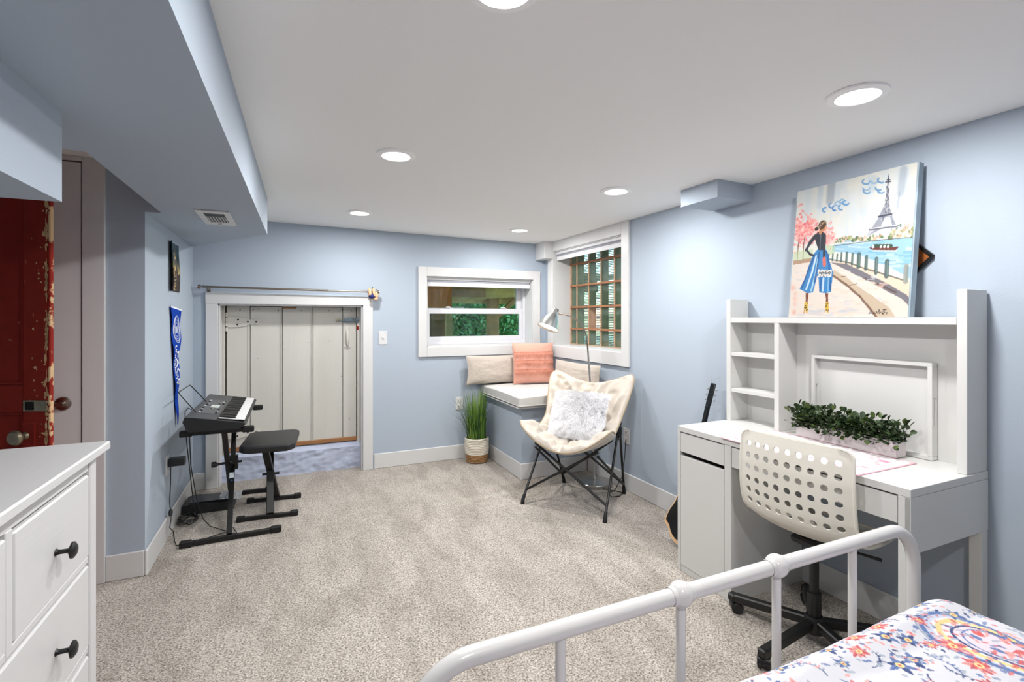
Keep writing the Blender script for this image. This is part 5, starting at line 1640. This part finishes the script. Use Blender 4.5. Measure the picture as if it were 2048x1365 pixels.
# ---------------- padded bench
an = -.085
def br(x, y, z):
    c, s = math.cos(an), math.sin(an)
    return Vector((-.125 + x * c - y * s, 3.752 + x * s + y * c, z))
pb = thing('keyboard_bench', 'black padded keyboard bench with X-shaped legs', 'bench', (-.125, 3.752, 0))
q = B(); q.prism([(-.165, -.19), (-.13, -.235), (.13, -.235), (.165, -.19), (.165, .19), (.13, .235), (-.13, .235), (-.165, .19)], .448, .492, 'xy')
bmesh.ops.bevel(q.bm, geom=[e for e in q.bm.edges], offset=.014, segments=3, affect='EDGES', profile=.6)
for v in q.bm.verts: v.co = br(*v.co)
q.build('seat_pad', M['vinyl'], pb, smooth=True, angle=50)
q = B(); q.box((-.12, -.18, .434), (.12, .18, .447), .003)
for v in q.bm.verts: v.co = br(*v.co)
q.build('seat_board', M['blackplastic'], pb)
for yy, hx in ((-.165, .17), (.175, .165)):
    f_ = B().bar(br(-hx + .03, yy, .016), br(hx - .03, yy, .016), .026, .024, .003).build('foot_bar', M['black'], pb)
    for sg in (-1, 1):
        c0_ = br(sg * (hx - .012), yy, .018); B().box(c0_ - V3(.024, .017, .017), c0_ + V3(.024, .017, .017), .005).build('end_cap', M['rubber'], f_)
B().bar(br(.012, -.162, .03), br(-.018, .115, .436), .044, .022, .003).build('leg', M['black'], pb)
B().bar(br(.014, .172, .03), br(-.022, -.115, .436), .044, .022, .003).build('leg', M['black'], pb)
B().tube([br(-.055, .0, .245), br(.05, 0, .245)], .008, 12).build('pivot_bolt', M['blackplastic'], pb, smooth=True)

# ---------------- pedal box, film bag, adapter, outlets, switch
bx = thing('pedal_box', 'black box lying on the carpet behind the keyboard stand', 'box', (-.53, 3.95, 0))
q = B(); q.prism([(-.655, 0.002), (-.36, 0.002), (-.36, .045), (-.40, .058), (-.62, .070), (-.655, .062)], 3.86, 4.06, 'xz')
q.build('case', M['blackplastic'], bx)
B().box((-.62, 3.88, .0705), (-.45, 4.03, .0735), .001).build('lid', M['greyplastic'], bx)
q = B(); q.grid(lambda u, v: (-.45 + .13 * u, 3.87 + .17 * v, .0785 - .014 * u + .006 * noise.noise(Vector((u * 5, v * 5, 1))) + .004 * noise.noise(Vector((u * 14, v * 14, 1)))), 16, 16)
fb = q.build('film_wrap', M['silver'], smooth=False); tag(fb, 'crumpled silvery clear wrapper lying on the black box', 'wrapper')
def outlet(label, o, ax, w=.074, hgt=.118):
    """wall plate; ax = outward normal"""
    t = thing('wall_outlet', label, 'outlet', o, 'white wall outlets')
    a = Vector(ax); s = Vector((-a.y, a.x, 0)); o = Vector(o)
    def bb(ds, dz0, dz1, t0, t1, nm, m, par, bev=.001):
        p = [o + s * ds[0] + a * t0 + V3(0, 0, dz0), o + s * ds[1] + a * t1 + V3(0, 0, dz1)]
        lo = Vector((min(p[0].x, p[1].x), min(p[0].y, p[1].y), min(p[0].z, p[1].z))); hi = Vector((max(p[0].x, p[1].x), max(p[0].y, p[1].y), max(p[0].z, p[1].z)))
        return B().box(lo, hi, bev).build(nm, M[m], par)
    bb((-w / 2, w / 2), -hgt / 2, hgt / 2, .0005, .006, 'plate', 'trim', t, .002)
    for dz in (-.027, .027):
        sk = bb((-.017, .017), dz - .014, dz + .014, .006, .009, 'socket', 'trim', t)
        for ds in (-.007, .007): bb((ds - .0012, ds + .0012), dz - .004, dz + .006, .009, .0094, 'slot', 'dark', sk, 0)
    return t
outlet('white wall outlet with a black power adapter, left wall', (XL, 3.53, .43), (1, 0, 0))
outlet('white wall outlet low on the right wall behind the butterfly chair', (XR, 3.071, .41), (-1, 0, 0))
outlet('white wall outlet on the far wall behind the potted grass', (1.43, YF, .515), (0, -1, 0))
ad = thing('power_adapter', 'black power adapter plugged into the left wall outlet', 'adapter', (-.64, 3.53, .41))
B().box((-.668, 3.50, .424), (-.585, 3.56, .470), .008, seg=2).build('body', M['blackplastic'], ad, smooth=True)
B().tube([(-.655, 3.51, .428), (-.655, 3.505, .33), (-.658, 3.50, .22), (-.655, 3.50, .17), (-.645, 3.47, .13), (-.645, 3.43, .09), (-.635, 3.47, .05), (-.62, 3.42, .010), (-.60, 3.36, .007), (-.52, 3.36, .007), (-.42, 3.42, .007), (-.37, 3.44, .008), (-.33, 3.41, .008)], .0028, 8).build('cord', M['black'], ad, smooth=True)
B().lathe([(0, -.022), (.009, -.018), (.011, 0), (.009, .018), (0, .022)], (-.652, 3.492, .155), (0, .3, 1), 14).build('ferrite', M['blackplastic'], ad, smooth=True)
cl = []
for k in range(60):
    a = k * .55; cl.append((-.600 + .045 * math.cos(a) + .012 * math.sin(k * 1.7), 3.72 + .075 * math.sin(a) + .015 * math.cos(k * 2.3), .008 + .0006 * k + .004 * math.sin(k)))
tag(B().tube(cl, .0026, 6).build('cable_coil', M['black'], smooth=True), 'tangled coil of black cable on the carpet beside the left baseboard', 'cable')
sw = thing('light_switch', 'white toggle light switch plate between the plank door and the small window', 'switch', (.7325, YF, 1.137))
B().box((.696, YF - .006, 1.078), (.769, YF - .0005, 1.196), .003).build('plate', M['trim'], sw)
tg = B().box((.7265, YF - .016, 1.130), (.7385, YF - .005, 1.148), .002).build('toggle', M['trim'], sw)

# ---------------- curtain rod and the trinket on its end
cr = thing('curtain_rod', 'slim nickel curtain rod above the low plank door', 'curtain rod', (.02, YF, 1.53))
B().tube([(-.615, 4.33, 1.546), (.28, 4.33, 1.537)], .0085, 14).tube([(.27, 4.33, 1.537), (.665, 4.33, 1.533)], .0068, 14).build('pole', M['nickel'], cr, smooth=True)
for x, s_ in ((-.620, -1), (.668, 1)):
    B().lathe([(.009, 0), (.017, .002), (.017, .012), (.013, .016), (.015, .022), (0, .024)], (x - .0 * s_, 4.33, 1.546 if s_ < 0 else 1.533), (s_, 0, 0), 20).build('finial', M['nickel'], cr, smooth=True)
for x in (-.575, .625):
    B().bar((x, YF - .001, 1.515), (x, 4.325, 1.528), .018, .006, .001).box((x - .011, YF - .004, 1.488), (x + .011, YF - .0005, 1.535), .002).build('bracket', M['nickel'], cr)
tk = thing('hanging_trinket', 'small wooden trinket with a navy pouch hooked on the rod end', 'ornament', (.635, 4.33, 1.50))
for x in (.607, .640):
    B().tube([(x, 4.348, 1.500), (x, 4.350, 1.535), (x, 4.340, 1.555), (x, 4.322, 1.556), (x, 4.308, 1.540), (x + .004, 4.304, 1.510), (x + .006, 4.308, 1.495)], [.009, .010, .011, .012, .012, .012, .010], 12).build('hook', M['skinwood'], tk, smooth=True)
B().ball((.624, 4.308, 1.496), .027, 20, 12, (1, .7, .85)).build('pouch', M['navy'], tk, smooth=True)
B().ball((.662, 4.325, 1.505), .022, 18, 10, (.9, .8, 1.5)).ball((.655, 4.32, 1.475), .018, 16, 10, (1.3, .7, .8)).build('wooden_body', M['woodframe'], tk, smooth=True).data.materials[0] = M['skinwood']
B().ball((.632, 4.318, 1.566), .006, 10, 6).ball((.663, 4.316, 1.553), .004, 10, 6).build('eye', M['black'], tk)

# ---------------- poster and pennant on the left wall
pp = Paint(120, 170, (60, 92, 104))
for k in range(60):
    v = k / 60
    c = np.array((52, 84, 98)) * max(0, (v - .45) / .55) + np.array((226, 200, 120)) * max(0, 1 - abs(v - .35) / .35) if v > .2 else np.array((60, 46, 34))
    pp.line([(0, v), (1, v)], .03, tuple(np.clip(c, 0, 255)), .8, 1)
rp = random.Random(3)
pp.poly([(.62, .25), (.60, .9), (.66, 1.0), (.72, .85), (.80, .25)], (84, 74, 66))
pp.poly([(0, 0), (0, .45), (.12, .50), (.22, .40), (.34, .44), (.44, .30), (.5, .52), (.6, .40), (.74, .5), (.84, .36), (1, .42), (1, 0)], (52, 40, 36))
for k in range(60): pp.blob((rp.uniform(.48, .66), rp.uniform(.02, .8)), rp.uniform(.01, .03), rp.uniform(.008, .02), rp.choice([(236, 206, 130), (214, 170, 96), (250, 232, 190)]), .8)
for k in range(60): pp.blob((rp.uniform(0, 1), rp.uniform(0, .4)), .02, .015, rp.choice([(40, 32, 30), (86, 66, 50), (120, 92, 60)]), .7)
def ppos(U, V):
    y = 3.575 + U * .29; x = XL + .004 + .020 * np.clip(1 - U * 3.2, 0, 1) ** 2 + .004 * np.sin(V * 5) + .005 * np.clip(U - .8, 0, 1) * 3
    return np.stack([x, y, 1.478 + V * .305], -1)
po = print_grid('poster', pp, ppos, 60, 90, M['print'])
tag(po, 'small curling photo print of a tower at dusk on the left wall', 'poster')
mdp = po.modifiers.new('thick', 'SOLIDIFY'); mdp.thickness = .0008
pn = thing('pennant', 'long blue felt university pennant with white lettering on the left wall', 'pennant', (XL, 3.74, .62))
def pside(t):
    """pennant edges: t 0 top, 1 tip -> y0, y1"""
    y0 = 3.590 + t * (3.765 - 3.590); y1 = 3.890 + t * (3.795 - 3.890)
    y0 += .004 * math.sin(t * 14); y1 += .012 * math.sin(t * 22 + 1) * (1 - t)
    return y0, y1
def px_(y, z):
    t = (1.385 - z) / (1.385 - .625)
    return XL + .010 + .006 * math.sin(t * 20 + (y - 3.6) * 9) * min(1, t * 4) * (1 - .5 * t)
def pz(v): return 1.385 - v * (1.385 - .625)
def pp_(u, v, d=0.0):
    y0, y1 = pside(v); y = y0 + u * (y1 - y0); z = pz(v) - .018 * u * (1 - v)
    return (px_(y, z) + d, y, z)
q = B(); q.grid(lambda u, v: pp_(u, v), 14, 90)
fe = q.build('felt', mat('royal_blue_felt', (20, 64, 164), .9, bump=.2, bscale=300, spec=.1), pn, smooth=True)
m_ = fe.modifiers.new('thick', 'SOLIDIFY'); m_.thickness = .0014
wl = mat('white_felt_lettering', (232, 236, 242), .8)
B().grid(lambda u, v: pp_(u, v * .014, .0018), 12, 2).build('header_band', wl, pn)
def letter(txt, size, u0, v0, v1, name, wid):
    """text running down the pennant; u0 = baseline side"""
    cu = bpy.data.curves.new(name, 'FONT'); cu.body = txt; cu.size = 1.0; cu.offset = .018; cu.align_x = 'LEFT'
    to = bpy.data.objects.new('t', cu); COL.objects.link(to)
    dg = bpy.context.evaluated_depsgraph_get(); me = bpy.data.meshes.new_from_object(to.evaluated_get(dg))
    bpy.data.objects.remove(to)
    q = B(); q.bm.from_mesh(me)
    bmesh.ops.triangulate(q.bm, faces=q.bm.faces[:])
    bmesh.ops.subdivide_edges(q.bm, edges=[e for e in q.bm.edges if e.calc_length() > .15], cuts=2)
    mx = max(v.co.x for v in q.bm.verts); mh = max(v.co.y for v in q.bm.verts)
    for v in q.bm.verts:
        vv = v0 + v.co.x / mx * (v1 - v0); uu = u0 + v.co.y / mh * wid
        v.co = Vector(pp_(uu, vv, .0030))
    return q.build(name, wl, pn)
letter('PACE', .1, .50, .365, .66, 'lettering', .42)
letter('UNIVERSITY', .05, .17, .32, .66, 'lettering', .22)
q = B()                                                   # oval seal: two rings and small marks
def seal(k, R): 
    a = k; return pp_(.52 + .36 * R * math.cos(a), .185 + .115 * R * math.sin(a), .003)
for R in (1.0, .86, .52):
    q.tube([seal(2 * PI * k / 40, R) for k in range(41)], .0016 if R > .6 else .0012, 6, cap=False)
for k in range(26): q.ball(seal(2 * PI * k / 26, .70), .0030, 8, 5, (.3, 1, 1))
for k in range(5): q.tube([pp_(.40 + .05 * k, .155 + .01 * (k % 2), .003), pp_(.42 + .05 * k, .215, .003)], .0016, 5)
q.build('seal', wl, pn)
B().tube([pp_(.95, 0, .001), (XL + .012, 3.87, 1.43), (XL + .004, 3.85, 1.462)], .0008, 5).tube([pp_(.1, 0, .001), (XL + .012, 3.63, 1.43), (XL + .012, 3.66, 1.455)], .0008, 5).build('string', M['trim'], pn)

# ---------------- ceiling register on the bulkhead
vt = thing('ceiling_register', 'white rectangular air register under the blue bulkhead', 'air vent', (-.365, 3.065, 1.85))
vx0, vx1, vy0, vy1, vz = -.442, -.288, 2.868, 3.262, 1.8495
ix0, ix1, iy0, iy1 = vx0 + .030, vx1 - .030, vy0 + .055, vy1 - .075
q = B()
q.box((vx0, vy0, vz - .007), (ix0, vy1, vz), .002).box((ix1, vy0, vz - .007), (vx1, vy1, vz), .002)
q.box((ix0, vy0, vz - .007), (ix1, iy0, vz), .002).box((ix0, iy1, vz - .007), (ix1, vy1, vz), .002)
q.build('flange', M['trim'], vt)
B().box((ix0, iy0, vz - .0012), (ix1, iy1, vz)).build('throat', M['greyplastic'], vt)
for k in range(7):
    x = ix0 + .006 + k * (ix1 - ix0 - .012) / 6
    B().box((x - .0015, iy0 + .10, vz - .0065), (x + .0015, iy1, vz - .0012)).build('louver', M['trim'], vt)
for k in range(6):
    y = iy0 + .008 + k * .017
    B().box((ix0, y - .0012, vz - .006), (ix1, y + .0012, vz - .0012)).build('louver', M['steel'], vt)
B().box((-.375, iy1 + .012, vz - .018), (-.355, iy1 + .032, vz - .007), .002).build('damper_tab', M['trim'], vt)

# ---------------- small guitar leaning on the wall behind the desk
gt = thing('guitar', 'small black guitar with pale wood sides leaning on the wall beyond the desk', 'guitar', (2.08, 2.155, 0))
lean2 = math.atan2(.27, .93)
def gpt(y, u, d=0.0):                                     # u along the guitar, d out of its face
    return Vector((2.055 + u * math.sin(lean2) - d * math.cos(lean2), y, .012 + u * math.cos(lean2) + d * math.sin(lean2)))
outl = []
for k in range(48):
    a = 2 * PI * k / 48
    t = (1 - math.cos(a)) / 2
    w = .142 * (1 - t) ** .25 * (1 - .30 * math.exp(-((t - .55) / .16) ** 2)) * (.86 if t > .6 else 1)
    outl.append((2.155 + w * math.sin(a) ** 1 * (1.0 if abs(math.sin(a)) > 0 else 1) if abs(math.sin(a)) < .75 else 2.155 + w * (1 if math.sin(a) > 0 else -1), .43 * t))
def slabg(d0_, d1_, sc, m, name, par):
    q = B()
    a = [q.bm.verts.new(gpt(2.155 + (y - 2.155) * sc, .215 + (u - .215) * sc, d0_)) for y, u in outl]; b = [q.bm.verts.new(gpt(2.155 + (y - 2.155) * sc, .215 + (u - .215) * sc, d1_)) for y, u in outl]
    q.bm.faces.new(a); q.bm.faces.new(b[::-1])
    for i in range(len(a)): j = (i + 1) % len(a); q.bm.faces.new((a[i], a[j], b[j], b[i]))
    return q.build(name, m, par)
slabg(-.0, .068, 1, M['guitar'], 'side', gt)
slabg(.0685, .072, 1.0, M['spruce'], 'binding', gt)
slabg(.0725, .075, .90, M['guitar'], 'soundboard', gt)
B().bar(gpt(2.155, .40, .066), gpt(2.155, .80, .066), .030, .018, .004, up=(-1, 0, 0)).build('neck', M['guitar'], gt)
B().bar(gpt(2.155, .80, .064), gpt(2.155, .935, .058), .038, .012, .004, up=(-1, 0, 0)).build('headstock', M['guitar'], gt)
for k in range(3):
    for sg in (-1, 1): B().ball(gpt(2.155 + sg * .033, .835 + .032 * k, .06), .006, 10, 6).build('tuning_peg', M['steel'], gt, smooth=True)
st = B()
for k in range(3): st.tube([gpt(2.155 + (k - 1) * .01, .925, .068), gpt(2.155 + (k - 1) * .03 + .01, .955 + .012 * k, .080), gpt(2.155 + (k - 1) * .05, .972 + .008 * k, .074)], .0006, 5)
st.build('string', M['steel'], gt)
